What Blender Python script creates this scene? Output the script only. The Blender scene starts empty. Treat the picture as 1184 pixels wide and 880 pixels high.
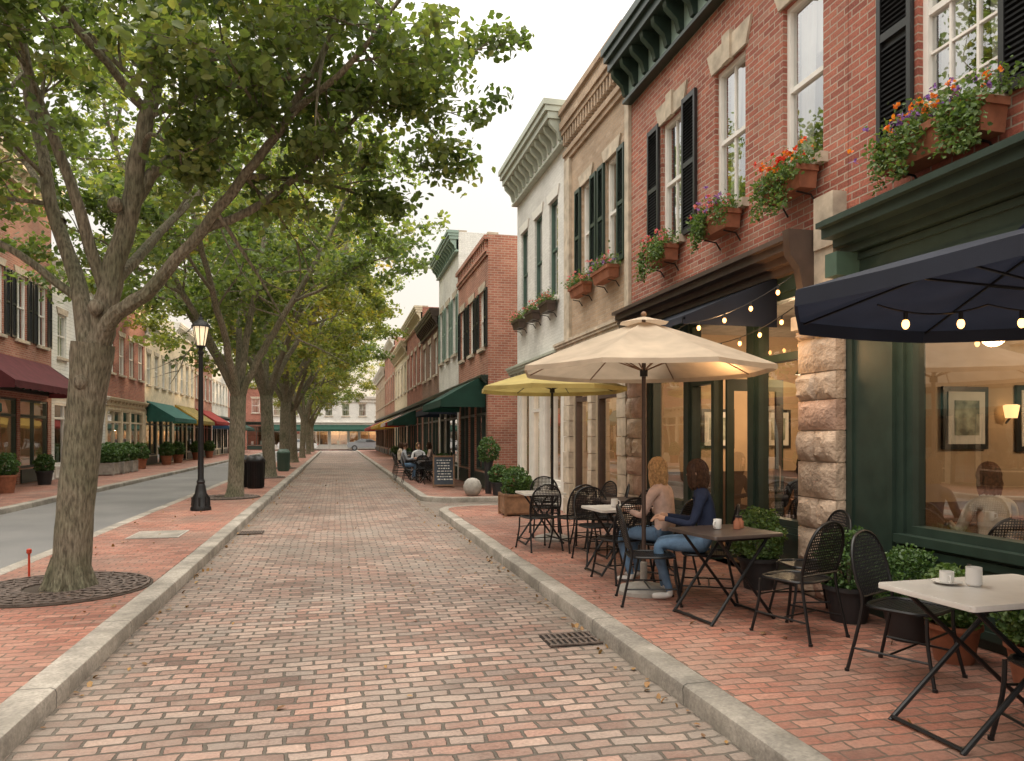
import bpy, math, random
import numpy as np
from mathutils import Vector, Matrix
random.seed(7)
rng = np.random.default_rng(7)
R = math.radians
scene = bpy.context.scene
YAW = 13.37
WALK = 0.12

# ------------------------------------------------------------------ materials
def newmat(name):
    m = bpy.data.materials.new(name); m.use_nodes = True
    nt = m.node_tree
    b = next(n for n in nt.nodes if n.type == 'BSDF_PRINCIPLED')
    o = next(n for n in nt.nodes if n.type == 'OUTPUT_MATERIAL')
    return m, nt, b, o
def N(nt, t, **kw):
    n = nt.nodes.new(t)
    for k, v in kw.items(): setattr(n, k, v)
    return n
def ramp(nt, fac, stops):
    r = N(nt, 'ShaderNodeValToRGB')
    el = r.color_ramp.elements
    while len(el) < len(stops): el.new(0.5)
    for e, (p, c) in zip(el, stops):
        e.position = p; e.color = (c[0], c[1], c[2], 1)
    nt.links.new(fac, r.inputs[0]); return r.outputs[0]
def mixc(nt, a, b, fac, mode='MIX'):
    m = N(nt, 'ShaderNodeMix', data_type='RGBA', blend_type=mode)
    for sock, v in ((m.inputs[0], fac), (m.inputs[6], a), (m.inputs[7], b)):
        if hasattr(v, 'links'): nt.links.new(v, sock)
        elif isinstance(v, (int, float)): sock.default_value = v
        else: sock.default_value = (v[0], v[1], v[2], 1)
    return m.outputs[2]
def noise(nt, vec, scale, detail=3, rough=0.55):
    n = N(nt, 'ShaderNodeTexNoise'); n.inputs['Scale'].default_value = scale
    n.inputs['Detail'].default_value = detail; n.inputs['Roughness'].default_value = rough
    nt.links.new(vec, n.inputs['Vector']); return n.outputs[0]
def math_(nt, op, a, b=None, c=None, clamp=False):
    n = N(nt, 'ShaderNodeMath', operation=op, use_clamp=clamp)
    for i, v in enumerate((a, b, c)):
        if v is None: continue
        if hasattr(v, 'links'): nt.links.new(v, n.inputs[i])
        else: n.inputs[i].default_value = v
    return n.outputs[0]
def geo(nt): return N(nt, 'ShaderNodeNewGeometry').outputs['Position']
def bump(nt, bsdf, h, strength, dist=0.01):
    bp = N(nt, 'ShaderNodeBump'); bp.inputs['Strength'].default_value = strength
    bp.inputs['Distance'].default_value = dist
    nt.links.new(h, bp.inputs['Height']); nt.links.new(bp.outputs[0], bsdf.inputs['Normal'])

def simple(name, col, rough=0.6, metal=0.0, var=0.18, sc=6, bmp=0.15, bsc=60, bd=.004, spec=None):
    m, nt, b, o = newmat(name)
    g = geo(nt)
    f = noise(nt, g, sc, 3)
    lo = [c*(1-var) for c in col]; hi = [min(1, c*(1+var)) for c in col]
    nt.links.new(ramp(nt, f, [(0.3, lo), (0.7, hi)]), b.inputs['Base Color'])
    b.inputs['Roughness'].default_value = rough; b.inputs['Metallic'].default_value = metal
    if spec is not None: b.inputs['Specular IOR Level'].default_value = spec
    if bmp > 0.06: bump(nt, b, noise(nt, g, bsc, 2), bmp, bd)
    return m

def brick(name, cols, mortar, bw, bh, ms, mode='wall', bmp=0.6, dirt=0.35, rough=0.85, dsc=0.7, grime=None, offs=0.5, gutter=None):
    m, nt, b, o = newmat(name)
    g = geo(nt); sp = N(nt, 'ShaderNodeSeparateXYZ'); nt.links.new(g, sp.inputs[0])
    cb = N(nt, 'ShaderNodeCombineXYZ')
    if mode == 'wall':
        nt.links.new(math_(nt, 'ADD', sp.outputs[0], sp.outputs[1]), cb.inputs[0]); nt.links.new(sp.outputs[2], cb.inputs[1])
    elif mode == 'floor':
        nt.links.new(sp.outputs[0], cb.inputs[0]); nt.links.new(sp.outputs[1], cb.inputs[1])
    else:
        nt.links.new(sp.outputs[1], cb.inputs[0]); nt.links.new(sp.outputs[0], cb.inputs[1])
    vec = cb.outputs[0]
    def warp(vec, scale, amt, det):
        nn = N(nt, 'ShaderNodeTexNoise'); nn.inputs['Scale'].default_value = scale; nn.inputs['Detail'].default_value = det
        nt.links.new(g, nn.inputs['Vector'])
        ma = N(nt, 'ShaderNodeVectorMath', operation='MULTIPLY_ADD'); nt.links.new(nn.outputs['Color'], ma.inputs[0]); ma.inputs[1].default_value = (amt,)*3
        nt.links.new(vec, ma.inputs[2]); return ma.outputs[0]
    vec = warp(vec, 2.2 if mode != 'wall' else 1.0, .085 if mode != 'wall' else .012, 2)
    if mode == 'floor': vec = warp(vec, 22, .017, 1)
    t = N(nt, 'ShaderNodeTexBrick', offset=offs); t.inputs['Scale'].default_value = 1
    t.inputs['Color1'].default_value = (0, 0, 0, 1); t.inputs['Color2'].default_value = (1, 1, 1, 1); t.inputs['Mortar'].default_value = (.5, .5, .5, 1)
    t.inputs['Mortar Size'].default_value = ms; t.inputs['Mortar Smooth'].default_value = 0.35
    t.inputs['Brick Width'].default_value = bw; t.inputs['Row Height'].default_value = bh
    nt.links.new(vec, t.inputs['Vector'])
    c = ramp(nt, t.outputs['Color'], [(i/(len(cols)-1), k) for i, k in enumerate(cols)])
    fine = noise(nt, g, 45, 3)
    c = mixc(nt, c, ramp(nt, fine, [(.3, (.68,)*3), (.7, (1.18,)*3)]), 0.85, 'MULTIPLY')
    if grime:
        gm = noise(nt, g, dsc*0.6+.3, 5, .7)
        fac = ramp(nt, gm, [(.44, (0, 0, 0)), (.68, (.7,)*3)])
        c = mixc(nt, c, grime, fac)
    c = mixc(nt, c, mortar, t.outputs['Fac'])
    big = noise(nt, g, dsc, 4, .65)
    c = mixc(nt, c, ramp(nt, big, [(.32, (1-dirt,)*3), (.62, (1.1,)*3)]), 1.0, 'MULTIPLY')
    if gutter:   # silt that collects in the last foot of paving beside the kerbs
        cx, half, col = gutter
        dd = math_(nt, 'ABSOLUTE', math_(nt, 'SUBTRACT', sp.outputs[0], cx))
        e = math_(nt, 'ADD', math_(nt, 'SUBTRACT', dd, half-.42), math_(nt, 'MULTIPLY', math_(nt, 'SUBTRACT', big, .5), 1.3))
        c = mixc(nt, c, col, ramp(nt, e, [(.0, (0,)*3), (.42, (.62,)*3)]))
    nt.links.new(c, b.inputs['Base Color'])
    b.inputs['Roughness'].default_value = rough
    inv = math_(nt, 'SUBTRACT', 1, t.outputs['Fac'])
    s2 = math_(nt, 'MULTIPLY_ADD', fine, .5, math_(nt, 'MULTIPLY_ADD', t.outputs['Color'], .4, inv))
    bump(nt, b, s2, bmp, 0.015)
    return m

M = {}
M['road'] = brick('road_brick', [(.14,.09,.072),(.30,.17,.13),(.215,.142,.113),(.37,.22,.17),(.26,.205,.175),(.43,.30,.24),(.18,.135,.115)], (.095,.078,.062), .215, .108, .012, 'floor', 1.0, .34, .65, .5, (.31,.275,.235), gutter=(.18, 1.92, (.16,.14,.115)))
M['walk'] = brick('sidewalk_brick', [(.22,.088,.062),(.38,.155,.105),(.29,.115,.08),(.43,.20,.14),(.31,.17,.13)], (.14,.10,.075), .205, .1, .008, 'floor', .8, .34, .7, .6, (.27,.19,.15))
M['brickB'] = brick('red_brick', [(.24,.073,.05),(.36,.117,.077),(.43,.155,.10),(.31,.105,.073),(.38,.18,.128)], (.40,.32,.255), .205, .07, .008, 'wall', .7, .24)
M['brickA'] = brick('dark_red_brick', [(.24,.068,.047),(.36,.11,.073),(.40,.138,.09),(.32,.10,.066)], (.38,.30,.235), .205, .07, .008, 'wall', .7, .24)
M['brickC'] = brick('tan_brick', [(.37,.26,.17),(.46,.33,.225),(.41,.295,.2),(.51,.38,.27)], (.38,.31,.24), .205, .07, .007, 'wall', .5, .22)
M['brickE'] = brick('orange_brick', [(.32,.12,.08),(.43,.175,.115),(.38,.142,.095),(.48,.225,.157)], (.44,.36,.28), .205, .07, .008, 'wall', .6, .25)
M['brickW'] = brick('white_painted_brick', [(.66,.65,.61),(.74,.73,.69),(.7,.69,.65)], (.58,.57,.53), .205, .07, .006, 'wall', .5, .18)
M['brickBr'] = brick('brown_brick', [(.18,.10,.07),(.26,.145,.1),(.22,.12,.08)], (.3,.24,.2), .205, .07, .007, 'wall', .5, .25)
M['cream'] = simple('cream_stucco', (.66,.56,.41), .85, bsc=30)
M['siding'] = brick('white_siding', [(.72,.72,.69),(.76,.76,.73)], (.4,.4,.38), 40, .13, .006, 'wall', .6, .12)
M['stone'] = simple('limestone', (.47,.40,.31), .85, var=.28, sc=5, bmp=.5, bsc=35)
M['rock'] = simple('rusticated_stone', (.46,.36,.275), .9, var=.35, sc=3.5, bmp=1.0, bsc=22, bd=.02)
M['rock2'] = simple('rusticated_stone_pink', (.44,.30,.23), .9, var=.3, sc=4, bmp=1.0, bsc=22, bd=.02)
M['kerb'] = brick('kerb_stone', [(.27,.245,.21),(.38,.345,.30),(.32,.29,.25)], (.10,.09,.078), 1.7, 5, .007, 'kerb', .5, .45, .85, 2.2, (.22,.20,.165))
def asphalt():
    m, nt, b, o = newmat('asphalt'); g = geo(nt)
    f = noise(nt, g, .35, 5); f2 = noise(nt, g, 90, 2)
    c = ramp(nt, f, [(.35, (.13,.13,.13)), (.65, (.195,.19,.185))])
    c = mixc(nt, c, ramp(nt, f2, [(.35, (.6,)*3), (.65, (1.25,)*3)]), .8, 'MULTIPLY')
    nt.links.new(c, b.inputs['Base Color']); b.inputs['Roughness'].default_value = .8
    bump(nt, b, f2, .5, .006); return m
M['asphalt'] = asphalt()
M['ground'] = simple('ground_soil', (.2,.18,.14), .9, sc=1)
M['soil'] = simple('mulch', (.05,.036,.026), .95, sc=20, bmp=.8)
M['green'] = simple('dark_green_paint', (.022,.04,.031), .4, var=.2, bmp=0)
M['greenC'] = simple('pale_green_paint', (.40,.43,.36), .5, var=.1, bmp=0)
M['greenF'] = simple('sage_green_paint', (.24,.33,.28), .5, var=.1, bmp=0)
M['greentrim'] = simple('teal_green_paint', (.06,.11,.085), .45, var=.1, bmp=0)
M['white'] = simple('white_paint', (.74,.72,.67), .45, var=.06, bmp=0)
M['creamtrim'] = simple('cream_paint', (.6,.51,.37), .5, var=.08, bmp=0)
M['black'] = simple('black_paint', (.016,.017,.018), .4, var=.2, bmp=0)
M['brown'] = simple('brown_paint', (.07,.045,.035), .45, var=.2, bmp=0)
M['iron'] = simple('black_iron', (.014,.014,.015), .38, .3, var=.2, bmp=0)
M['rustiron'] = simple('rusted_iron', (.12,.09,.075), .6, .2, var=.4, sc=15, bmp=.5)
M['darkmetal'] = simple('dark_roofing', (.06,.06,.06), .7)
M['terra'] = simple('terracotta', (.28,.105,.055), .8, var=.2, sc=12)
M['wood'] = simple('weathered_wood', (.22,.125,.07), .7, var=.35, sc=9)
M['pot'] = simple('black_pot', (.02,.02,.022), .5, bmp=0)
M['conc'] = simple('concrete', (.33,.31,.28), .85, var=.2, sc=8, bmp=.3)
M['ttop'] = simple('white_tabletop', (.60,.57,.53), .35, var=.07, sc=10, bmp=0)
M['dtop'] = simple('dark_tabletop', (.055,.04,.035), .4, var=.2, sc=10, bmp=0)
M['ceramic'] = simple('white_ceramic', (.8,.79,.76), .2, var=.03, bmp=0)
M['plaster'] = simple('warm_plaster', (.50,.36,.23), .85, var=.12, sc=2, bmp=0)
M['plasterd'] = simple('olive_plaster', (.35,.29,.2), .85, var=.1, sc=2, bmp=0)
M['floor'] = simple('wood_floor', (.16,.09,.05), .45, var=.3, sc=4, bmp=0)
M['ceil'] = simple('ceiling_paint', (.5,.46,.4), .9, bmp=0)
M['curtain'] = simple('curtain_cloth', (.72,.70,.64), .9, var=.06, bmp=0)
M['art'] = simple('landscape_print', (.32,.34,.26), .7, var=.6, sc=9, bmp=0)
M['board'] = simple('chalkboard', (.05,.065,.085), .8, var=.2, bmp=0)
M['chalk'] = simple('chalk', (.7,.7,.66), .9, bmp=0)
M['orange'] = simple('orange_marker', (.5,.05,.02), .5, bmp=0)
M['carpaint'] = simple('silver_car_paint', (.6,.6,.6), .25, .2, var=.03, bmp=0)
M['carpaint2'] = simple('grey_car_paint', (.25,.26,.28), .25, .2, var=.03, bmp=0)
M['carglass'] = simple('car_glass', (.02,.025,.03), .05, bmp=0)
M['rubber'] = simple('tyre_rubber', (.02,.02,.02), .8, bmp=0)
for nme, c in (('navy', (.016,.021,.036)), ('maroon', (.12,.025,.03)), ('dkgreen', (.014,.06,.042)), ('olive', (.46,.37,.13)), ('beige', (.54,.44,.33)),
               ('red', (.3,.03,.025)), ('yellow', (.5,.33,.06)), ('blue', (.05,.12,.22)), ('tealaw', (.03,.13,.11))):
    m, nt, b, o = newmat('fabric_'+nme); g = geo(nt)
    f = noise(nt, g, 3, 3)
    cc = ramp(nt, f, [(.3, [k*.82 for k in c]), (.7, [min(1, k*1.15) for k in c])])
    nt.links.new(cc, b.inputs['Base Color']); b.inputs['Roughness'].default_value = .85
    bump(nt, b, noise(nt, g, 250, 1), .25, .002)
    tr = N(nt, 'ShaderNodeBsdfTranslucent'); nt.links.new(cc, tr.inputs[0])
    mx = N(nt, 'ShaderNodeMixShader'); mx.inputs[0].default_value = .3
    nt.links.new(b.outputs[0], mx.inputs[1]); nt.links.new(tr.outputs[0], mx.inputs[2]); nt.links.new(mx.outputs[0], o.inputs[0])
    M['f_'+nme] = m
def glass(name, base, tint):
    # thin pane: Schlick reflectance from the true angle of incidence, same from both sides
    m, nt, b, o = newmat(name)
    nt.nodes.remove(b)
    tr = N(nt, 'ShaderNodeBsdfTransparent'); tr.inputs[0].default_value = (*tint, 1)
    gl = N(nt, 'ShaderNodeBsdfGlossy'); gl.inputs['Roughness'].default_value = 0.01; gl.inputs[0].default_value = (.95,.95,.95,1)
    gn = N(nt, 'ShaderNodeNewGeometry')
    bp = N(nt, 'ShaderNodeBump'); bp.inputs['Strength'].default_value = .12; bp.inputs['Distance'].default_value = .02
    nt.links.new(noise(nt, gn.outputs['Position'], 1.3, 1), bp.inputs['Height']); nt.links.new(bp.outputs[0], gl.inputs['Normal'])
    d = N(nt, 'ShaderNodeVectorMath', operation='DOT_PRODUCT'); nt.links.new(gn.outputs['Normal'], d.inputs[0]); nt.links.new(gn.outputs['Incoming'], d.inputs[1])
    k = math_(nt, 'POWER', math_(nt, 'SUBTRACT', 1, math_(nt, 'ABSOLUTE', d.outputs['Value'])), 4.0)
    fac = math_(nt, 'MULTIPLY_ADD', k, .85, base, True)
    mx = N(nt, 'ShaderNodeMixShader'); nt.links.new(fac, mx.inputs[0])
    nt.links.new(tr.outputs[0], mx.inputs[1]); nt.links.new(gl.outputs[0], mx.inputs[2]); nt.links.new(mx.outputs[0], o.inputs[0])
    return m
M['glass'] = glass('shop_glass', .27, (.85,.86,.84))
M['glassup'] = glass('window_glass', .42, (.8,.83,.83))
def emis(name, col, st):
    m, nt, b, o = newmat(name)
    b.inputs['Base Color'].default_value = (*col, 1); b.inputs['Emission Color'].default_value = (*col, 1); b.inputs['Emission Strength'].default_value = st
    return m
M['bulb'] = emis('lit_bulb', (1,.50,.16), 5)
M['lampglass'] = emis('lit_lantern_glass', (1,.80,.52), .75)
M['shade'] = emis('lit_lamp_shade', (1,.60,.25), 2.2)
def leafmat(name, cols, trans=.35):
    m, nt, b, o = newmat(name)
    a = N(nt, 'ShaderNodeAttribute', attribute_name='tone')
    c = ramp(nt, a.outputs['Fac'], [(i/(len(cols)-1), k) for i, k in enumerate(cols)])
    nt.links.new(c, b.inputs['Base Color']); b.inputs['Roughness'].default_value = .5
    tr = N(nt, 'ShaderNodeBsdfTranslucent')
    nt.links.new(mixc(nt, c, (1.6,1.65,.7), 1.0, 'MULTIPLY'), tr.inputs[0])
    mx = N(nt, 'ShaderNodeMixShader'); mx.inputs[0].default_value = trans
    nt.links.new(b.outputs[0], mx.inputs[1]); nt.links.new(tr.outputs[0], mx.inputs[2]); nt.links.new(mx.outputs[0], o.inputs[0])
    return m
M['leaf'] = leafmat('tree_leaves', [(.06,.095,.033),(.105,.155,.05),(.155,.20,.07),(.25,.26,.09)], .48)
M['leaff'] = leafmat('tree_leaves_warm', [(.09,.12,.035),(.15,.18,.05),(.23,.235,.065),(.38,.29,.08)], .5)
M['shrub'] = leafmat('shrub_leaves', [(.035,.08,.025),(.065,.13,.035),(.10,.18,.05)], .25)
M['trail'] = leafmat('trailing_leaves', [(.05,.10,.03),(.10,.17,.05),(.17,.24,.08)], .3)
M['flred'] = leafmat('red_petals', [(.5,.03,.02),(.68,.05,.03),(.7,.12,.03)], .3)
M['flpur'] = leafmat('purple_petals', [(.16,.07,.40),(.27,.12,.50),(.42,.22,.62)], .3)
M['flpink'] = leafmat('pink_petals', [(.6,.12,.22),(.72,.3,.36),(.65,.05,.12)], .3)
M['florange'] = leafmat('orange_petals', [(.7,.18,.03),(.75,.3,.04),(.7,.1,.03)], .3)
M['fallen'] = leafmat('dry_leaves', [(.22,.1,.03),(.3,.17,.05),(.14,.07,.03)], .1)
def bark():
    m, nt, b, o = newmat('bark'); g = geo(nt)
    mp = N(nt, 'ShaderNodeMapping'); mp.inputs['Scale'].default_value = (1, 1, .2); nt.links.new(g, mp.inputs[0])
    f = noise(nt, mp.outputs[0], 46, 4, .6); f2 = noise(nt, g, 2.2, 4)
    c = ramp(nt, f, [(.36, (.095,.08,.06)), (.52, (.195,.168,.13)), (.68, (.275,.245,.195))])
    c = mixc(nt, c, ramp(nt, f2, [(.35, (.72,.80,.64)), (.65, (1.1,1.08,1.0))]), 1, 'MULTIPLY')
    nt.links.new(c, b.inputs['Base Color']); b.inputs['Roughness'].default_value = .9
    bump(nt, b, f, 1.0, .03); return m
M['bark'] = bark()
def cloth(name, c): M[name] = simple(name, c, .9, var=.18, sc=14, bmp=.4, bsc=60, bd=.008, spec=.2)
cloth('navy_shirt', (.022,.03,.06)); cloth('cream_sweater', (.60,.43,.36)); cloth('jeans', (.12,.20,.31)); cloth('beige_sweater', (.55,.46,.36)); cloth('grey_shirt', (.25,.26,.28)); cloth('white_shirt', (.6,.6,.6)); cloth('dark_pants', (.03,.03,.035))
M['skin'] = simple('skin', (.52,.29,.19), .5, var=.06, bmp=0)
M['lip'] = simple('lips', (.4,.15,.12), .5, bmp=0)
M['eye'] = simple('eye', (.1,.07,.05), .2, bmp=0)
M['shoe'] = simple('white_shoes', (.65,.63,.6), .6, bmp=0)
M['blonde'] = simple('blonde_hair', (.48,.30,.14), .6, var=.45, sc=40, bmp=.4, bsc=200, spec=.25)
M['auburn'] = simple('auburn_hair', (.17,.075,.035), .6, var=.45, sc=40, bmp=.4, bsc=200, spec=.25)
M['brunette'] = simple('brown_hair', (.06,.03,.017), .6, var=.45, sc=40, bmp=.4, bsc=200, spec=.2)

# ------------------------------------------------------------------ mesh buffers
class Buf:
    def __init__(s): s.v = []; s.f = []; s.m = []; s.mats = []
    def mi(s, mat):
        if mat not in s.mats: s.mats.append(mat)
        return s.mats.index(mat)
    def add(s, vs, fs, mat):
        o = len(s.v); s.v.extend([tuple(v) for v in vs]); k = s.mi(mat)
        for f in fs: s.f.append(tuple(i+o for i in f)); s.m.append(k)
    def box(s, x0, x1, y0, y1, z0, z1, mat):
        if x0 > x1: x0, x1 = x1, x0
        if y0 > y1: y0, y1 = y1, y0
        if z0 > z1: z0, z1 = z1, z0
        s.add([(x0,y0,z0),(x1,y0,z0),(x1,y1,z0),(x0,y1,z0),(x0,y0,z1),(x1,y0,z1),(x1,y1,z1),(x0,y1,z1)],
              [(0,3,2,1),(4,5,6,7),(0,1,5,4),(1,2,6,5),(2,3,7,6),(3,0,4,7)], mat)
    def quad(s, a, b, c, d, mat): s.add([a, b, c, d], [(0,1,2,3)], mat)
    def obox(s, c, dims, rot, mat):
        vs = []
        for i in (-1, 1):
            for j in (-1, 1):
                for k in (-1, 1):
                    vs.append(Vector(c) + rot @ Vector((i*dims[0]/2, j*dims[1]/2, k*dims[2]/2)))
        s.add(vs, [(0,1,3,2),(4,6,7,5),(0,4,5,1),(2,3,7,6),(0,2,6,4),(1,5,7,3)], mat)
    def tube(s, pts, rad, mat, seg=8, caps=True, jit=0.0, flat=1.0):
        pts = [Vector(p) for p in pts]; n = len(pts)
        if isinstance(rad, (int, float)): rad = [rad]*n
        vs = []; t0 = (pts[1]-pts[0]).normalized()
        ref = Vector((0, 0, 1)) if abs(t0.z) < .9 else Vector((1, 0, 0))
        a = t0.cross(ref).normalized()
        for i in range(n):
            t = (pts[min(i+1, n-1)]-pts[max(i-1, 0)])
            t = t.normalized() if t.length > 1e-9 else t0
            a = (a - t*a.dot(t))
            a = a.normalized() if a.length > 1e-6 else t.orthogonal().normalized()
            b = t.cross(a)
            for k in range(seg):
                an = 2*math.pi*k/seg
                r = rad[i]*(1+(random.uniform(-jit, jit) if jit else 0))
                vs.append(pts[i]+a*math.cos(an)*r+b*math.sin(an)*r*flat)
        fs = [(i*seg+k, i*seg+(k+1) % seg, (i+1)*seg+(k+1) % seg, (i+1)*seg+k) for i in range(n-1) for k in range(seg)]
        if caps: fs += [tuple(range(seg))[::-1], tuple((n-1)*seg+k for k in range(seg))]
        s.add(vs, fs, mat)
    def lathe(s, c, prof, mat, seg=20, a0=0.0):
        vs = []; n = len(prof)
        for r, z in prof:
            for k in range(seg):
                an = a0+2*math.pi*k/seg; vs.append((c[0]+r*math.cos(an), c[1]+r*math.sin(an), c[2]+z))
        fs = [(i*seg+k, i*seg+(k+1) % seg, (i+1)*seg+(k+1) % seg, (i+1)*seg+k) for i in range(n-1) for k in range(seg)]
        fs += [tuple(range(seg))[::-1], tuple((n-1)*seg+k for k in range(seg))]
        s.add(vs, fs, mat)
    def ball(s, c, r, mat, seg=12, ring=8):
        if isinstance(r, (int, float)): r = (r, r, r)
        vs = []
        for i in range(ring+1):
            th = math.pi*i/ring
            for k in range(seg):
                ph = 2*math.pi*k/seg
                vs.append((c[0]+r[0]*math.sin(th)*math.cos(ph), c[1]+r[1]*math.sin(th)*math.sin(ph), c[2]+r[2]*math.cos(th)))
        fs = [(i*seg+k, (i+1)*seg+k, (i+1)*seg+(k+1) % seg, i*seg+(k+1) % seg) for i in range(ring) for k in range(seg)]
        s.add(vs, fs, mat)
    def mesh(s, name):
        me = bpy.data.meshes.new(name); me.from_pydata(s.v, [], s.f)
        for m in s.mats: me.materials.append(M[m])
        me.polygons.foreach_set('material_index', s.m)
        me.polygons.foreach_set('use_smooth', [True]*len(s.f))
        me.update(); me.set_sharp_from_angle(angle=R(38)); return me

def link(name, data, parent=None):
    ob = bpy.data.objects.new(name, data); scene.collection.objects.link(ob)
    if parent: ob.parent = parent
    return ob
def place(name, meshes, loc=(0, 0, 0), rz=0.0, sc=1.0):
    if len(meshes) == 1: ob = link(name, meshes[0][1])
    else:
        ob = link(name, None)
        for k, me in meshes: link(k, me, ob)
    ob.location = loc; ob.rotation_euler = (0, 0, rz); ob.scale = (sc, sc, sc)
    return ob
class Obj:
    def __init__(s, name): s.name = name; s.parts = {}; s.raw = []
    def p(s, part='body'): return s.parts.setdefault(part, Buf())
    def meshes(s): return [(k, b.mesh(s.name+'_'+k)) for k, b in s.parts.items() if b.f] + s.raw
    def finish(s, loc=(0, 0, 0), rz=0.0, sc=1.0): return place(s.name, s.meshes(), loc, rz, sc)

# ------------------------------------------------------------------ leaves
def leaf_mesh(name, pos, L, mat, tone, up=.4, width=.34):
    n = len(pos); pos = np.asarray(pos)
    a = rng.normal(size=(n, 3)); a[:, 2] = a[:, 2]*.7-.25; a /= np.linalg.norm(a, axis=1)[:, None]
    nn = rng.normal(size=(n, 3)); nn[:, 2] += up*2; b = np.cross(nn, a); b /= np.linalg.norm(b, axis=1)[:, None]
    c = np.cross(a, b)
    l = (L*rng.uniform(.6, 1.3, n))[:, None]
    base = pos-a*l*.5
    V = np.empty((n, 6, 3))
    V[:, 0] = base
    V[:, 1] = base+a*l*.28+b*l*width+c*l*.10
    V[:, 2] = base+a*l*.72+b*l*width*.7+c*l*.10
    V[:, 3] = base+a*l
    V[:, 4] = base+a*l*.72-b*l*width*.7+c*l*.10
    V[:, 5] = base+a*l*.28-b*l*width+c*l*.10
    idx = np.arange(n)[:, None]*6
    F = np.concatenate([idx+np.array([0, 3, 2, 1]), idx+np.array([0, 5, 4, 3])], axis=1).reshape(-1)
    me = bpy.data.meshes.new(name)
    me.vertices.add(n*6); me.vertices.foreach_set('co', V.reshape(-1))
    me.loops.add(len(F)); me.loops.foreach_set('vertex_index', F.astype(np.int32))
    me.polygons.add(n*2); me.polygons.foreach_set('loop_start', np.arange(n*2, dtype=np.int32)*4)
    me.update(calc_edges=True)
    at = me.attributes.new('tone', 'FLOAT', 'POINT'); at.data.foreach_set('value', np.repeat(np.clip(tone, 0, 1), 6).astype(np.float32))
    me.materials.append(M[mat]); return me
def clump_pos(centres, rad, per, tonespread=.22):
    C = np.asarray(centres); k = len(C)
    ids = np.repeat(np.arange(k), per)
    off = rng.normal(size=(len(ids), 3))
    off /= np.linalg.norm(off, axis=1)[:, None]; off *= (rng.uniform(0, 1, len(ids))**.5)[:, None]
    rr = (rad*rng.uniform(.5, 1.35, k))[ids][:, None]
    off *= rr; off[:, 2] *= .62
    ct = rng.normal(.45, tonespread, k)[ids]
    return C[ids]+off, ct+rng.normal(0, .13, len(ids))
def ell_pos(c, r, n):
    o = rng.normal(size=(n, 3)); o /= np.linalg.norm(o, axis=1)[:, None]
    bumpy = 1+.12*np.sin(o[:, 0]*7+c[0]*9)*np.cos(o[:, 1]*6+c[1]*5)+.08*np.sin(o[:, 2]*9)
    o *= (rng.uniform(.25, 1, n)**.3*bumpy)[:, None]
    return np.array(c)+o*np.array(r), rng.normal(.45, .25, n)

# ------------------------------------------------------------------ trees
def spline(pts, k=4):
    P = [Vector(p) for p in pts]; out = []
    for i in range(len(P)-1):
        p0 = P[max(i-1, 0)]; p1 = P[i]; p2 = P[i+1]; p3 = P[min(i+2, len(P)-1)]
        for j in range(k):
            t = j/k
            out.append(.5*((2*p1)+(p2-p0)*t+(2*p0-5*p1+4*p2-p3)*t*t+(3*p1-p0-3*p2+p3)*t**3))
    out.append(P[-1]); return out
def rvec(): return Vector((random.gauss(0, 1), random.gauss(0, 1), random.gauss(0, 1)))
def sprout(buf, cl, p, d, L, r, level, nk=4):
    p = Vector(p); d = d.normalized(); pts = [p.copy()]; n = 4
    for i in range(n):
        d = (d+rvec()*.16+Vector((0, 0, .05))).normalized(); p = p+d*L/n; pts.append(p.copy())
    buf.tube(pts, [max(.003, r*(1-.75*i/n)) for i in range(n+1)], 'bark', 5 if level else 4, False)
    cl.append(tuple(pts[-1]))
    if level == 0: cl.append(tuple(pts[2]))
    else:
        for k in range(nk):
            i = random.choice((1, 2, 3, 4))
            dd = (d+rvec().normalized()*1.0).normalized(); dd.z = dd.z*.7
            sprout(buf, cl, pts[i], dd, L*random.uniform(.4, .65), r*.45, level-1, nk)
def limb(buf, cl, pts, r0, r1, seg=10, ns=7, L=1.4, start=.35, nk=4, outward=None, level=1):
    sp = spline(pts, 4); n = len(sp)
    sp = [p+rvec()*r0*.12 for p in sp]; sp[0] = Vector(pts[0])
    buf.tube(sp, [r0+(r1-r0)*(i/(n-1))**.8 for i in range(n)], 'bark', seg, False, .05)
    for k in range(ns):
        t = start+(1-start)*(k+random.random()*.8)/ns
        i = min(n-2, int(t*(n-1))); d = (sp[i+1]-sp[i]).normalized()
        o = rvec().normalized(); dd = d*.6+o*.95
        if outward: dd += Vector(outward)*.3
        sprout(buf, cl, sp[i], dd, L*random.uniform(.7, 1.2), max(.010, r0*.26), level, nk)
    cl.append(tuple(sp[-1]))

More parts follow.
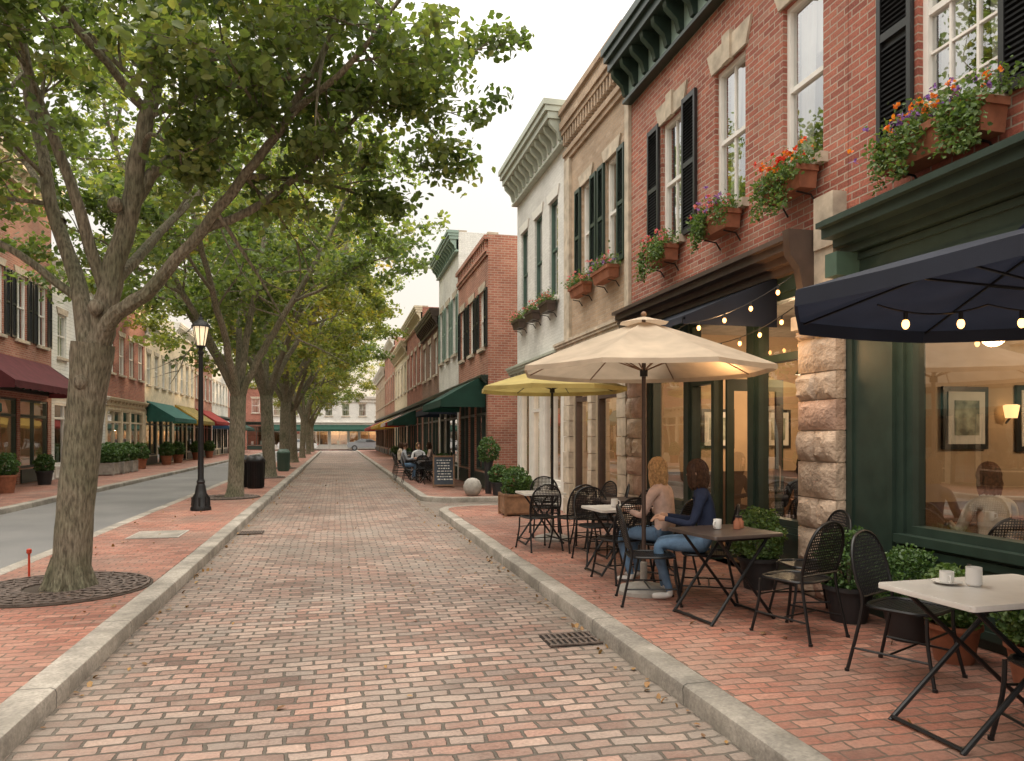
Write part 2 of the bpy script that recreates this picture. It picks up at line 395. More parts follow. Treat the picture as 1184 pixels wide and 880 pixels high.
def near_tree():
    o = Obj('street_tree'); b = o.p('trunk_and_limbs'); cl = []
    tr = spline([(0,0,0),(.02,0,.25),(.07,.0,.9),(.13,.02,1.6),(.24,0,2.5)], 5)
    rad = []
    for q in tr:
        z = q.z; rad.append(.172+.06*math.exp(-z/.13)+.03*math.exp(-((z-2.4)/.25)**2))
    b.tube(tr, rad, 'bark', 22, True, .035)
    for k in range(7):  # root flare
        an = k*.9+.3
        b.tube([(.12*math.cos(an), .12*math.sin(an), .32), (.19*math.cos(an), .19*math.sin(an), .08), (.28*math.cos(an), .28*math.sin(an), -.04)], [.05,.055,.02], 'bark', 8, False)
    L = [
     ([(.22,0,2.3),(.40,.05,3.1),(.62,.1,4.1),(.80,.1,5.1),(.93,.15,6.0),(1.0,.3,7.5),(1.1,.4,9.0)], .135,.03, 8,1.7,.45),
     ([(.24,-.02,2.35),(.46,-.1,2.72),(.84,-.15,2.98),(1.33,-.2,3.47),(1.9,-.3,4.1),(2.35,-.35,4.7),(2.8,-.4,5.5),(3.0,-.3,6.6)], .095,.02, 8,1.3,.5),
     ([(1.45,-.22,3.6),(2.0,0,3.95),(2.6,.2,4.6),(3.1,.3,5.2),(3.7,.4,5.7)], .05,.012, 7,1.0,.4),
     ([(.2,.02,2.3),(.02,.1,3.1),(-.3,.2,4.0),(-.6,.3,5.1),(-.9,.4,6.6),(-1.1,.5,8)], .105,.02, 8,1.5,.4),
     ([(.36,.05,3.0),(.12,-.2,4.1),(-.15,-.4,5.1),(-.3,-.6,6.5),(-.3,-.8,7.8)], .07,.02, 6,1.4,.4),
     ([(.62,.1,4.0),(.95,.3,4.6),(1.3,.5,5.2),(1.9,.8,6.1),(2.5,1.0,7.2)], .07,.02, 7,1.5,.3),
     ([(.05,.08,2.95),(-.5,0,3.4),(-1.1,-.1,3.75),(-1.9,-.2,4.3),(-2.6,-.1,4.7)], .05,.012, 8,1.1,.35),
     ([(.40,.05,3.1),(.5,.9,3.9),(.7,1.8,4.8),(.9,2.6,6.0)], .065,.02, 6,1.4,.4),
     ([(.80,.1,5.1),(1.2,-.6,5.6),(1.8,-1.1,6.1),(2.5,-1.5,6.6)], .05,.015, 6,1.3,.2),
     ([(.75,.1,4.9),(.3,-.8,5.6),(0,-1.5,6.2),(-.4,-2.0,6.6)], .05,.015, 6,1.2,.3),
     ([(-.2,.2,3.8),(-.9,.7,4.6),(-1.7,1.2,5.4),(-2.4,1.6,6.0)], .05,.015, 8,1.3,.25),
     ([(2.35,-.35,4.7),(2.9,-.6,4.95),(3.4,-.8,5.4),(4.0,-.9,6.2)], .04,.012, 6,.9,.2),
     ([(.93,.15,6.0),(1.6,.2,6.6),(2.4,.3,7.0),(3.3,.3,7.4)], .05,.015, 6,1.3,.2),
     ([(.70,.1,4.5),(1.0,-.35,4.5),(1.35,-.6,4.25),(1.6,-.8,4.1)], .03,.01, 4,.7,.4),
     ([(1.9,-.3,4.1),(2.2,.2,4.25),(2.6,.6,4.3),(3.1,.9,4.2)], .035,.01, 5,.8,.3),
    ]
    for pts, r0, r1, ns, ll, st in L: limb(b, cl, pts, r0, r1, 12 if r0 > .1 else 9, ns, ll, st, 4)
    for (x, y, z) in ((.50, -.06, 3.9), (.33, -.11, 2.85), (.2, -.14, 2.1)):
        b.ball((x, y, z), (.075,.07,.085), 'bark')
    cl = [c for c in cl if c[2] > 3.3 and not (c[0] > 1.5 and c[2] < 3.8)]
    pos, tone = clump_pos(cl, .31, 46)
    o.raw.append(('foliage', leaf_mesh('near_foliage', pos, .086, 'leaf', tone)))
    return o
def far_tree(seed, n=6, lean=0):
    random.seed(seed)
    o = Obj('street_tree'); b = o.p('trunk_and_limbs'); cl = []
    tr = spline([(0,0,0),(.03,0,.4),(.02+lean*.3,.03,1.6),(lean*.6,.05,2.7)], 4)
    b.tube(tr, [.20+.07*math.exp(-q.z/.15) for q in tr], 'bark', 14, True, .03)
    top = tr[-1]
    for k in range(n):
        an = 2*math.pi*k/n+random.uniform(-.3, .3); s = random.uniform(.75, 1.1) if k else .25
        c, si = math.cos(an)*s, math.sin(an)*s
        pts = [top-Vector((0, 0, .15)), top+Vector((c*.6, si*.6, 1.0)), top+Vector((c*1.6, si*1.6, 2.5)), top+Vector((c*2.7, si*2.7, 4.2)), top+Vector((c*3.5, si*3.5, 6.2)), top+Vector((c*3.6, si*3.6, 8.0-s))]
        limb(b, cl, pts, .12, .025, 9, 9, 2.0, .32, 4)
        mid = Vector(pts[2])
        limb(b, cl, [mid, mid+Vector((c*1.0, si*1.0, .35)), mid+Vector((c*2.0, si*2.0, .9)), mid+Vector((c*3.0, si*3.0, 1.1))], .055, .015, 7, 6, 1.5, .3, 3)
    cl = [c for c in cl if c[2] > 3.5]
    pos, tone = clump_pos(cl, .46, 38)
    o.raw.append(('foliage', leaf_mesh('foliage%d' % seed, pos, .14, 'leaff' if seed != 11 else 'leaf', tone)))
    return o.meshes()

near_tree().finish((-2.66, 8.35, WALK), -R(YAW))
tA = far_tree(11, 6, .2); tB = far_tree(23, 5, .3); tC = far_tree(35, 6, 0)
for i, (x, y, t, rz, sc) in enumerate([(-2.55, 19.9, tA, .5, .96), (-2.5, 29.3, tB, 2.0, 1.15), (-2.5, 37.5, tC, 4.0, 1.2), (-2.5, 46, tA, 3.1, 1.12), (-2.5, 56, tB, 5.0, 1.05), (-2.5, 67, tC, .7, 1.0), (-2.5, 78, tA, 1.7, .95)]):
    place('street_tree', t, (x, y, WALK), rz, sc)
place('street_tree', tC, (-9, 101, 0), 1.0, 1.2); place('street_tree', tB, (9, 103, 0), 2.0, 1.2)
random.seed(99)

# ------------------------------------------------------------------ ground
def flat(name, poly, z, mat):
    b = Buf(); b.add([(x, y, z) for x, y in poly], [tuple(range(len(poly)))], mat)
    return link(name, b.mesh(name))
def rect(x0, x1, y0, y1): return [(x0, y0), (x1, y0), (x1, y1), (x0, y1)]
flat('ground', rect(-600, 600, -300, 900), -.03, 'ground')
flat('brick_road', rect(-1.75, 20, -8, 87), 0, 'road')
flat('asphalt_road', rect(-7.1, -3.75, -8, 87), 0, 'asphalt')
flat('cross_street_road', rect(-60, 60, 87, 91.5), 0.004, 'asphalt')
def slab(name, poly, z, mat, z0=-.02):
    b = Buf(); n = len(poly)
    b.add([(x, y, z) for x, y in poly]+[(x, y, z0) for x, y in poly], [tuple(range(n))]+[(i, i+n, (i+1) % n+n, (i+1) % n) for i in range(n)], mat)
    return link(name, b.mesh(name))
def arc(cx, cy, r, a0, a1, n=8): return [(cx+r*math.cos(R(a0+(a1-a0)*i/n)), cy+r*math.sin(R(a0+(a1-a0)*i/n))) for i in range(n+1)]
slab('sidewalk', [(20, -8), (20, 16.3), (4.7, 16.3)] + [(4.0, 16.3)] + arc(3.1, 15.5, .8, 90, 180)+[(2.3, -8)], WALK, 'walk')
slab('sidewalk', [(20, 86.8), (2.3, 86.8)]+[(2.3, 19.5)]+arc(3.1, 19.45, .8, 180, 270)+[(20, 18.65)], WALK, 'walk')
slab('median', rect(-3.66, -1.9, -8, 84), WALK, 'walk')
slab('sidewalk', rect(-24, -7.2, -8, 86.8), WALK, 'walk')
slab('sidewalk', rect(-60, 60, 91.5, 110), WALK, 'walk')
slab('rear_yard_ground', rect(4.75, 20, 16.31, 18.64), .06, 'conc')
def kerb(path, w=.2, h=.127):
    b = Buf(); n = len(path); P = [Vector((x, y, 0)) for x, y in path]; L = []
    for i in range(n):
        t = (P[min(i+1, n-1)]-P[max(i-1, 0)]).normalized(); nr = Vector((t.y, -t.x, 0))
        dz = random.uniform(-.003, .003)
        prof = [(-w/2, -.05), (-w/2, h-.03+dz), (-w/2+.008, h-.010+dz), (-w/2+.03, h+dz), (w/2-.01, h+dz*.5), (w/2, h-.008), (w/2, -.05)]
        L.append([P[i]+nr*a+Vector((0, 0, zz)) for a, zz in prof])
    m = 7; vs = [p for r in L for p in r]
    fs = [(i*m+k, (i+1)*m+k, (i+1)*m+k+1, i*m+k+1) for i in range(n-1) for k in range(m-1)]
    fs += [tuple(range(m)), tuple((n-1)*m+k for k in range(m))[::-1]]
    b.add(vs, fs, 'kerb'); link('kerb', b.mesh('kerb'))
def jpath(x, y0, y1): return [(x+random.uniform(-.007, .007), y0+(y1-y0)*i/50) for i in range(51)]
kerb(jpath(2.2, -8, 15.4)+arc(3.1, 15.5, .9, 180, 90)+[(4.4, 16.4)])
kerb([(4.4, 18.55)]+arc(3.1, 19.45, .9, 270, 180)+jpath(2.2, 19.6, 86.8))
kerb(jpath(-1.79, 84, -8), .22); kerb(jpath(-3.76, -8, 84)); kerb(jpath(-7.1, 86.8, -8))

def grate(x, y, r):
    o = Obj('tree_grate'); b = o.p()
    b.lathe((0, 0, 0), [(r+.03, 0), (r+.03, .006), (.1, .008)], 'soil', 40)
    rr = .34
    while rr < r:
        n = 56; a, c = rr, rr+.026; vs = []
        for k in range(n):
            an = 2*math.pi*k/n; cs, sn = math.cos(an), math.sin(an)
            vs += [(a*cs, a*sn, .024), (c*cs, c*sn, .024), (c*cs, c*sn, .004), (a*cs, a*sn, .004)]
        fs = []
        for k in range(n):
            i = k*4; j = ((k+1) % n)*4
            fs += [(i, i+1, j+1, j), (i+1, i+2, j+2, j+1), (i+3, i, j, j+3)]
        b.add(vs, fs, 'rustiron')
        rr += .115
    for sg in (-1, 1):
        for k in range(26):   # crossing curved spokes
            an = 2*math.pi*k/26
            b.tube([((.33+(r-.33)*t)*math.cos(an+sg*.5*t), (.33+(r-.33)*t)*math.sin(an+sg*.5*t), .018) for t in (0, .25, .5, .75, 1)], .0095, 'rustiron', 4)
    o.finish((x, y, WALK+.004))
grate(-2.75, 8.35, .83)
for y in (19.9, 29.3, 37.5): grate(-2.75, y, .8)
def plate(x, y, w, l, z, nm='utility_cover', mat='conc', bars=False):
    o = Obj(nm); b = o.p()
    b.box(-w/2, w/2, -l/2, l/2, 0, .006, mat)
    if bars:
        nb = 9
        for k in range(nb):
            xx = -w/2+w*(k+.5)/nb; b.box(xx-.011, xx+.011, -l/2+.02, l/2-.02, .007, .016, 'rustiron')
        b.box(-w/2, w/2, -.012, .012, .0075, .018, 'rustiron')
        b.box(-w/2, w/2, -l/2, -l/2+.02, .0062, .018, 'rustiron'); b.box(-w/2, w/2, l/2-.02, l/2, .0062, .018, 'rustiron')
    else:
        b.box(-w/2+.03, w/2-.03, -l/2+.03, l/2-.03, .006, .009, 'kerb')
    o.finish((x, y, z))
plate(-2.75, 12.6, .75, .9, WALK+.004)
plate(1.86, 5.75, .44, .34, .004, 'storm_drain', 'iron', True)
plate(-1.45, 13.4, .4, .4, .004, 'storm_drain', 'iron', True)
pts = []
for _ in range(640):
    k = random.random()
    if k < .3: pts.append((2.07-abs(random.gauss(0, .08)), random.uniform(2.5, 30), .012))
    elif k < .65: pts.append((-1.66+abs(random.gauss(0, .10)), random.uniform(3, 40), .012))
    elif k < .8: pts.append((random.uniform(-3.6, -1.95), random.uniform(4, 30), WALK+.015))
    elif k < .9: pts.append((random.uniform(2.35, 4.5), random.uniform(2.5, 15), WALK+.012))
    else: pts.append((random.uniform(-1.6, 2.0), random.uniform(3, 30), .012))
link('fallen_leaves', leaf_mesh('fallen_leaves', np.array(pts), .05, 'fallen', rng.uniform(0, 1, len(pts)), up=6))

# ------------------------------------------------------------------ facades
class Fac:
    def __init__(s, kind, pos): s.k = kind; s.x = pos
    def P(s, u, n, z):
        if s.k == 'R': return (s.x-n, u, z)
        if s.k == 'L': return (s.x+n, u, z)
        return (u, s.x-n, z)
    def box(s, b, u0, u1, n0, n1, z0, z1, mat):
        a = s.P(u0, n0, z0); c = s.P(u1, n1, z1); b.box(a[0], c[0], a[1], c[1], a[2], c[2], mat)
    def quad(s, b, c4, mat): b.quad(*[s.P(*c) for c in c4], mat)
def wall(b, F, u0, u1, z0, z1, ops, mat, dep=.2, rev=None):
    us = sorted({u0, u1, *[o[0] for o in ops], *[o[1] for o in ops]}); zs = sorted({z0, z1, *[o[2] for o in ops], *[o[3] for o in ops]})
    for i in range(len(us)-1):
        for j in range(len(zs)-1):
            cu = (us[i]+us[i+1])/2; cz = (zs[j]+zs[j+1])/2
            if any(o[0] < cu < o[1] and o[2] < cz < o[3] for o in ops): continue
            F.quad(b, [(us[i], 0, zs[j]), (us[i+1], 0, zs[j]), (us[i+1], 0, zs[j+1]), (us[i], 0, zs[j+1])], mat)
    rv = rev or mat
    for o in ops:
        a, c, d, e = o[:4]
        F.quad(b, [(a, 0, d), (a, -dep, d), (a, -dep, e), (a, 0, e)], rv); F.quad(b, [(c, 0, d), (c, -dep, d), (c, -dep, e), (c, 0, e)], rv)
        F.quad(b, [(a, 0, d), (c, 0, d), (c, -dep, d), (a, -dep, d)], rv); F.quad(b, [(a, 0, e), (c, 0, e), (c, -dep, e), (a, -dep, e)], rv)
def sash(o, F, u0, u1, z0, z1, fm='white', mun=(2, 2), curtain=True):
    b = o.p('windows'); w = .055
    F.box(b, u0, u0+w, -.14, -.05, z0, z1, fm); F.box(b, u1-w, u1, -.14, -.05, z0, z1, fm)
    F.box(b, u0+w, u1-w, -.14, -.05, z1-w, z1, fm); F.box(b, u0+w, u1-w, -.14, -.045, z0, z0+w, fm)
    zm = (z0+z1)/2
    F.box(b, u0+w, u1-w, -.125, -.055, zm-.025, zm+.025, fm)
    for i in range(1, mun[0]):
        uu = u0+(u1-u0)*i/mun[0]; F.box(b, uu-.011, uu+.011, -.105, -.07, z0+w, zm-.025, fm); F.box(b, uu-.011, uu+.011, -.105, -.07, zm+.025, z1-w, fm)
    if mun[1] > 2:
        for k in range(1, mun[1]*2):
            if k == mun[1]: continue
            zz = z0+(z1-z0)*k/(mun[1]*2); F.box(b, u0+w, u1-w, -.103, -.072, zz-.010, zz+.010, fm)
    g = o.p('glass'); F.quad(g, [(u0+w, -.09, z0+w), (u1-w, -.09, z0+w), (u1-w, -.09, z1-w), (u0+w, -.09, z1-w)], 'glassup')
    if curtain:
        c = o.p('curtains')
        dr = random.uniform(.15, .45); wid = random.uniform(.3, .45)
        for side in (0, 1):
            n = 12; ww = (u1-u0)*wid; vs = []
            for i in range(n+1):
                t = i/n
                ub = (u0+.03+ww*t) if side == 0 else (u1-.03-ww*t)
                ul = (u0+.03+ww*t*.72) if side == 0 else (u1-.03-ww*t*.72)
                nn = -.2-.018*math.sin(t*20)
                vs += [F.P(ul, nn, z0+.03), F.P(ub, nn, z1-.03)]
            c.add(vs, [(2*i, 2*i+2, 2*i+3, 2*i+1) for i in range(n)], 'curtain')
        F.box(c, u0, u1, -.27, -.24, z1-(z1-z0)*dr, z1-.02, 'curtain')
def lintel(o, F, u0, u1, z, h=.24, mat='stone', key=True):
    b = o.p('lintels'); e = .12
    vs = [F.P(u0-.05, .03, z), F.P(u1+.05, .03, z), F.P(u1+e+.04, .03, z+h), F.P(u0-e-.04, .03, z+h)]
    vs += [F.P(u0-.05, -.01, z), F.P(u1+.05, -.01, z), F.P(u1+e+.04, -.01, z+h), F.P(u0-e-.04, -.01, z+h)]
    b.add(vs, [(0,1,2,3), (0,1,5,4), (1,2,6,5), (2,3,7,6), (3,0,4,7)], mat)
    if key:
        c = (u0+u1)/2; F.box(b, c-.09, c+.09, 0, .06, z-.015, z+h+.05, mat)
def sill(o, F, u0, u1, z, mat='stone'): F.box(o.p('sills'), u0-.08, u1+.08, -.05, .09, z-.1, z, mat)
def shutter(o, F, u0, u1, z0, z1, mat='black'):
    b = o.p('shutters'); w = .045
    F.box(b, u0, u0+w, .01, .05, z0, z1, mat); F.box(b, u1-w, u1, .01, .05, z0, z1, mat)
    for zz in (z0, (z0+z1)/2-.03, z1-.07): F.box(b, u0+w, u1-w, .01, .048, zz, zz+.07, mat)
    F.box(b, u0+w, u1-w, .004, .012, z0+.02, z1-.02, mat)
    z = z0+.09
    while z < z1-.09:
        if abs(z-(z0+z1)/2) > .06:
            vs = [F.P(u0+w, .014, z+.03), F.P(u1-w, .014, z+.03), F.P(u1-w, .044, z-.004), F.P(u0+w, .044, z-.004)]
            b.add(vs, [(0,1,2,3)], mat); b.add([(v[0], v[1], v[2]-.007) for v in vs], [(0,1,2,3)], mat)
        z += .043
def cornice(o, F, u0, u1, z, h, proj, mat, step=.42, mat2=None, ends=True):
    b = o.p('cornice'); mat2 = mat2 or mat
    F.box(b, u0, u1, 0, proj*.18, z, z+h*.55, mat2)
    F.box(b, u0-.02, u1+.02, 0, proj*.3, z-.05, z, mat)
    F.box(b, u0-.03, u1+.03, 0, proj*.8, z+h*.55, z+h*.72, mat)
    F.box(b, u0-.05, u1+.05, 0, proj*.92, z+h*.72, z+h*.86, mat)
    F.box(b, u0-.07, u1+.07, 0, proj, z+h*.86, z+h, mat)
    n = max(2, int((u1-u0)/step))
    for k in range(n+1):
        uu = u0+.05+(u1-u0-.1)*k/n; w = .05
        pr = [(0, z+.02), (proj*.3, z+.06), (proj*.38, z+h*.25), (proj*.68, z+h*.42), (proj*.72, z+h*.55-.002), (0, z+h*.55-.002)]
        vs = [F.P(uu-w, a+.002, c) for a, c in pr]+[F.P(uu+w, a+.002, c) for a, c in pr]; m = len(pr)
        b.add(vs, [tuple(range(m)), tuple(range(m, 2*m))]+[(i, (i+1) % m, (i+1) % m+m, i+m) for i in range(m)], mat)
def awning(o, F, u0, u1, z1, z0, proj, mat, val=.2, sides=True, stripes=None, scal=True):
    b = o.p('awning'); nu = max(8, int((u1-u0)/.22)); nn = 6
    for i in range(nu):
        mt = mat if not stripes or i % 2 == 0 else stripes
        a0 = u0+(u1-u0)*i/nu; a1 = u0+(u1-u0)*(i+1)/nu
        for j in range(nn):
            t0, t1 = j/nn, (j+1)/nn
            f = lambda t: z1+(z0-z1)*t-.03*math.sin(math.pi*t)
            F.quad(b, [(a0, proj*t0+.02, f(t0)), (a1, proj*t0+.02, f(t0)), (a1, proj*t1+.02, f(t1)), (a0, proj*t1+.02, f(t1))], mt)
        zz = z0-val*(1 if not scal else (1.0 if i % 2 else .9))
        F.quad(b, [(a0, proj+.022, z0), (a1, proj+.022, z0), (a1, proj+.03, zz), (a0, proj+.03, zz)], mt)
    if sides:
        for uu in (u0, u1):
            b.add([F.P(uu, .02, z1), F.P(uu, proj+.02, z0), F.P(uu, proj+.02, z0-val), F.P(uu, .02, z0-val)], [(0,1,2,3)], mat)
    fr = o.p('awning_frame')
    for uu in (u0+.03, u1-.03):
        fr.tube([F.P(uu, .02, z0-.05), F.P(uu, proj, z0-.05)], .014, 'iron', 6); fr.tube([F.P(uu, .03, z1-.03), F.P(uu, proj, z0-.02)], .014, 'iron', 6)
    fr.tube([F.P(u0, proj, z0-.02), F.P(u1, proj, z0-.02)], .014, 'iron', 6)
def shopwin(o, F, u0, u1, z0, z1, fm, transom=None, mull=0, w=.07):
    b = o.p('shopfront')
    F.box(b, u0, u0+w, -.16, -.03, z0, z1, fm); F.box(b, u1-w, u1, -.16, -.03, z0, z1, fm)
    F.box(b, u0+w, u1-w, -.16, -.03, z1-w, z1, fm); F.box(b, u0+w, u1-w, -.16, -.02, z0, z0+w, fm)
    if transom: F.box(b, u0+w, u1-w, -.15, -.028, transom-.04, transom+.04, fm)
    for i in range(1, mull+1):
        uu = u0+(u1-u0)*i/(mull+1)
        F.box(b, uu-.03, uu+.03, -.14, -.035, z0+w, (transom-.04) if transom else z1-w, fm)
        if transom: F.box(b, uu-.03, uu+.03, -.14, -.035, transom+.04, z1-w, fm)
    F.quad(o.p('glass'), [(u0+w, -.09, z0+w), (u1-w, -.09, z0+w), (u1-w, -.09, z1-w), (u0+w, -.09, z1-w)], 'glass')
def panel(o, F, u0, u1, z0, z1, mat, n=.0):
    b = o.p('shopfront'); w = .06
    F.box(b, u0, u1, n, n+.02, z0, z1, mat)
    F.box(b, u0, u0+w, n+.02, n+.04, z0, z1, mat); F.box(b, u1-w, u1, n+.02, n+.04, z0, z1, mat)
    F.box(b, u0+w, u1-w, n+.02, n+.04, z0, z0+w, mat); F.box(b, u0+w, u1-w, n+.02, n+.04, z1-w, z1, mat)
def shell(o, F, u0, u1, h, mat, dep=10, gz=3.4, room=4.2, rm='plaster', wo=None):
    b = o.p('walls'); g = .004
    for uu in (u0+g, u1-g): F.quad(b, [(uu, 0, 0), (uu, -dep, 0), (uu, -dep, h), (uu, 0, h)], mat)
    F.quad(b, [(u0+g, -dep, 0), (u1-g, -dep, 0), (u1-g, -dep, h), (u0+g, -dep, h)], mat)
    F.quad(o.p('roof'), [(u0+g, 0, h-.02), (u1-g, 0, h-.02), (u1-g, -dep, h-.02), (u0+g, -dep, h-.02)], 'darkmetal')
    F.box(o.p('roof'), u0+g, u1-g, -.3, 0.02, h, h+.06, 'stone')
    r = o.p('interior'); a, c = u0+.03, u1-.03
    F.quad(r, [(a, -.18, WALK+.01), (c, -.18, WALK+.01), (c, -room, WALK+.01), (a, -room, WALK+.01)], 'floor')
    F.quad(r, [(a, -.18, gz-.05), (c, -.18, gz-.05), (c, -room, gz-.05), (a, -room, gz-.05)], 'ceil')
    F.quad(r, [(a, -room, 0), (c, -room, 0), (c, -room, gz), (a, -room, gz)], rm)
    for uu in (a, c): F.quad(r, [(uu, -.18, 0), (uu, -room, 0), (uu, -room, gz), (uu, -.18, gz)], rm)
    if h > 5: F.quad(r, [(a, -3.0, gz+.1), (c, -3.0, gz+.1), (c, -3.0, h-.1), (a, -3.0, h-.1)], 'plasterd')
def rockblock(b, F, u0, u1, n0, z0, z1, mat):
    nu, nz = 7, 5; vs = []; e = random.uniform(.01, .03)
    for j in range(nz+1):
        for i in range(nu+1):
            edge = i in (0, nu) or j in (0, nz)
            vs.append(F.P(u0+(u1-u0)*i/nu, n0 if edge else n0+.02+e+random.uniform(-.012, .016), z0+(z1-z0)*j/nz))
    b.add(vs, [(j*(nu+1)+i, j*(nu+1)+i+1, (j+1)*(nu+1)+i+1, (j+1)*(nu+1)+i) for j in range(nz) for i in range(nu)], mat)
    F.box(b, u0, u1, 0, n0-.001, z0, z1, mat)
def rockpier(b, F, u0, u1, n0, z0, z1):
    z = z0; F.box(b, u0+.01, u1-.01, 0, n0-.02, z0, z1, 'stone'); k = 0
    while z < z1-.1:
        hh = min(random.uniform(.24, .36), z1-z)
        if k % 2: rockblock(b, F, u0, u1, n0, z+.006, z+hh-.006, random.choice(['rock', 'rock2']))
        else:
            s = u0+(u1-u0)*random.uniform(.4, .65)
            rockblock(b, F, u0, s-.006, n0, z+.006, z+hh-.006, random.choice(['rock', 'rock2'])); rockblock(b, F, s+.006, u1, n0, z+.006, z+hh-.006, 'rock')
        z += hh; k += 1

def flowerbox(F, uc, w, z, mat='terra', fl=('flred',), trail=True, big=1.0):
    o = Obj('window_flower_box'); b = o.p('box')
    d0, d1 = .05, .27*big
    vs = [F.P(uc-w/2+.03, d0, z-.2*big), F.P(uc+w/2-.03, d0, z-.2*big), F.P(uc+w/2-.03, d1-.04, z-.2*big), F.P(uc-w/2+.03, d1-.04, z-.2*big),
          F.P(uc-w/2, d0, z), F.P(uc+w/2, d0, z), F.P(uc+w/2, d1, z), F.P(uc-w/2, d1, z)]
    b.add(vs, [(0,1,2,3),(4,5,6,7),(0,1,5,4),(1,2,6,5),(2,3,7,6),(3,0,4,7)], mat)
    F.box(b, uc-w/2-.015, uc+w/2+.015, d1-.015, d1+.015, z-.045, z+.012, mat)
    F.box(b, uc-w/2-.015, uc-w/2+.01, d0, d1-.016, z-.045, z+.012, mat); F.box(b, uc+w/2-.01, uc+w/2+.015, d0, d1-.016, z-.045, z+.012, mat)
    for s in (-.35, .35):
        b.tube([F.P(uc+w*s, .0, z-.33), F.P(uc+w*s, .06, z-.24), F.P(uc+w*s, d1-.05, z-.22)], .01, 'iron', 5)
    P = []
    for _ in range(int(1500*w)):
        P.append(F.P(uc+max(-w*.62, min(w*.62, random.gauss(0, w*.33))), (d0+d1)/2+random.gauss(.01, .08), z+abs(random.gauss(.02, .095*big))))
    if trail:
        for k in range(int(15*w)+2):
            uu = uc+random.uniform(-.55, .55)*w; L = random.uniform(.12, .42)*big; nn = d1+random.uniform(0, .05)
            for _ in range(int(70*L/.2)):
                t = random.random(); P.append(F.P(uu+random.gauss(0, .045), nn+random.gauss(0, .03)+.02*t, z+.04-L*t))
    o.raw.append(('foliage', leaf_mesh('boxplants', np.array(P), .038, 'trail', rng.normal(.5, .28, len(P)))))
    for i, f in enumerate(fl):
        Q = []
        for _ in range(int((40 if len(fl) == 1 else 30)*w)+6):
            c = (uc+random.gauss(0, w*.3), (d0+d1)/2+random.gauss(.05, .07), z+.05+abs(random.gauss(.05, .08*big)))
            for _ in range(9): Q.append(F.P(c[0]+random.gauss(0, .013), c[1]+random.gauss(0, .013), c[2]+random.gauss(0, .011)))
        o.raw.append(('flowers_'+f, leaf_mesh('fl', np.array(Q), .028, f, rng.uniform(0, 1, len(Q)), width=.5)))
    o.finish()

FR = Fac('R', 4.6); FR2 = Fac('R', 4.22); FL = Fac('L', -9.95); FE = Fac('E', 92.0)

def picture(r, F, u, z, w, h, n):
    F.box(r, u-w/2-.05, u+w/2+.05, n, n+.03, z-h/2-.05, z+h/2+.05, 'black'); F.box(r, u-w/2, u+w/2, n+.03, n+.04, z-h/2, z+h/2, 'curtain'); F.box(r, u-w/3, u+w/3, n+.04, n+.045, z-h/3, z+h/3, 'art')
def sidepicture(r, F, n, z, w, h, u, s=-1):
    F.box(r, u, u+s*.03, n-w/2-.05, n+w/2+.05, z-h/2-.05, z+h/2+.05, 'black'); F.box(r, u+s*.03, u+s*.04, n-w/2, n+w/2, z-h/2, z+h/2, 'curtain'); F.box(r, u+s*.04, u+s*.045, n-w/3, n+w/3, z-h/3, z+h/3, 'art')
# --- building A
o = Obj('brick_cafe_building'); u0, u1, h = -3.0, 5.9, 8.2
shell(o, FR, u0, u1, h, 'brickA', rm='plaster', room=4.6)
wins = [(4.3, 5.06, 4.1, 6.1), (2.2, 2.96, 4.1, 6.1), (0.2, .96, 4.1, 6.1)]
wall(o.p('walls'), FR, u0+.004, u1-.004, 3.4, h, wins, 'brickA')
for w in wins:
    sash(o, FR, *w, mun=(3, 3)); sill(o, FR, w[0], w[1], w[2]); lintel(o, FR, w[0], w[1], w[3])
    shutter(o, FR, w[0]-.42, w[0]-.03, w[2]-.02, w[3]); shutter(o, FR, w[1]+.03, w[1]+.42, w[2]-.02, w[3])
sw = [(2.35, 5.22, .86, 2.95), (-.6, 2.05, .86, 2.95)]
wall(o.p('shopfront'), FR, u0+.004, u1-.004, 0, 3.4, sw, 'green')
for s in sw:
    shopwin(o, FR, *s, 'green', None, 0)
    panel(o, FR, s[0]+.05, (s[0]+s[1])/2-.04, .2, .76, 'green'); panel(o, FR, (s[0]+s[1])/2+.04, s[1]-.05, .2, .76, 'green')
    FR.box(o.p('shopfront'), s[0]-.04, s[1]+.04, 0, .07, .79, .86, 'green')
panel(o, FR, 5.3, 5.86, .5, 2.95, 'green'); FR.box(o.p('shopfront'), 5.27, 5.88, 0, .07, .12, .5, 'green')
FR.box(o.p('shopfront'), 5.27, 5.88, 0, .06, 2.96, 3.06, 'greentrim')
panel(o, FR, 2.08, 2.32, .2, 2.95, 'green'); panel(o, FR, 2.3, 5.86, 3.07, 3.32, 'green', .003)
b = o.p('storefront_cornice')
for n1, z0, z1 in ((.10, 3.33, 3.40), (.18, 3.40, 3.47), (.30, 3.47, 3.56), (.36, 3.56, 3.61), (.30, 3.61, 3.64)): FR.box(b, u0, u1-.02, 0, n1, z0, z1, 'green')
FR.box(b, 5.72, 5.88, 0, .26, 3.12, 3.33, 'greentrim')
r = o.p('interior_furniture')
FR.box(r, 2.6, 5.2, -.62, -.22, .80, .84, 'wood')
picture(r, FR, 4.2, 1.8, .7, .6, -4.58); picture(r, FR, 5.2, 1.85, .4, .5, -4.58); picture(r, FR, 3.0, 1.8, .5, .5, -4.58)
sidepicture(r, FR, -1.25, 1.85, .42, .5, 5.865); sidepicture(r, FR, -2.2, 1.85, .6, .55, 5.865); sidepicture(r, FR, -3.3, 1.85, .4, .5, 5.865)
FR.box(r, 3.2, 4.4, -3.9, -3.4, WALK, 1.05, 'wood'); FR.box(r, 3.1, 4.5, -3.95, -3.3, 1.05, 1.1, 'dtop')
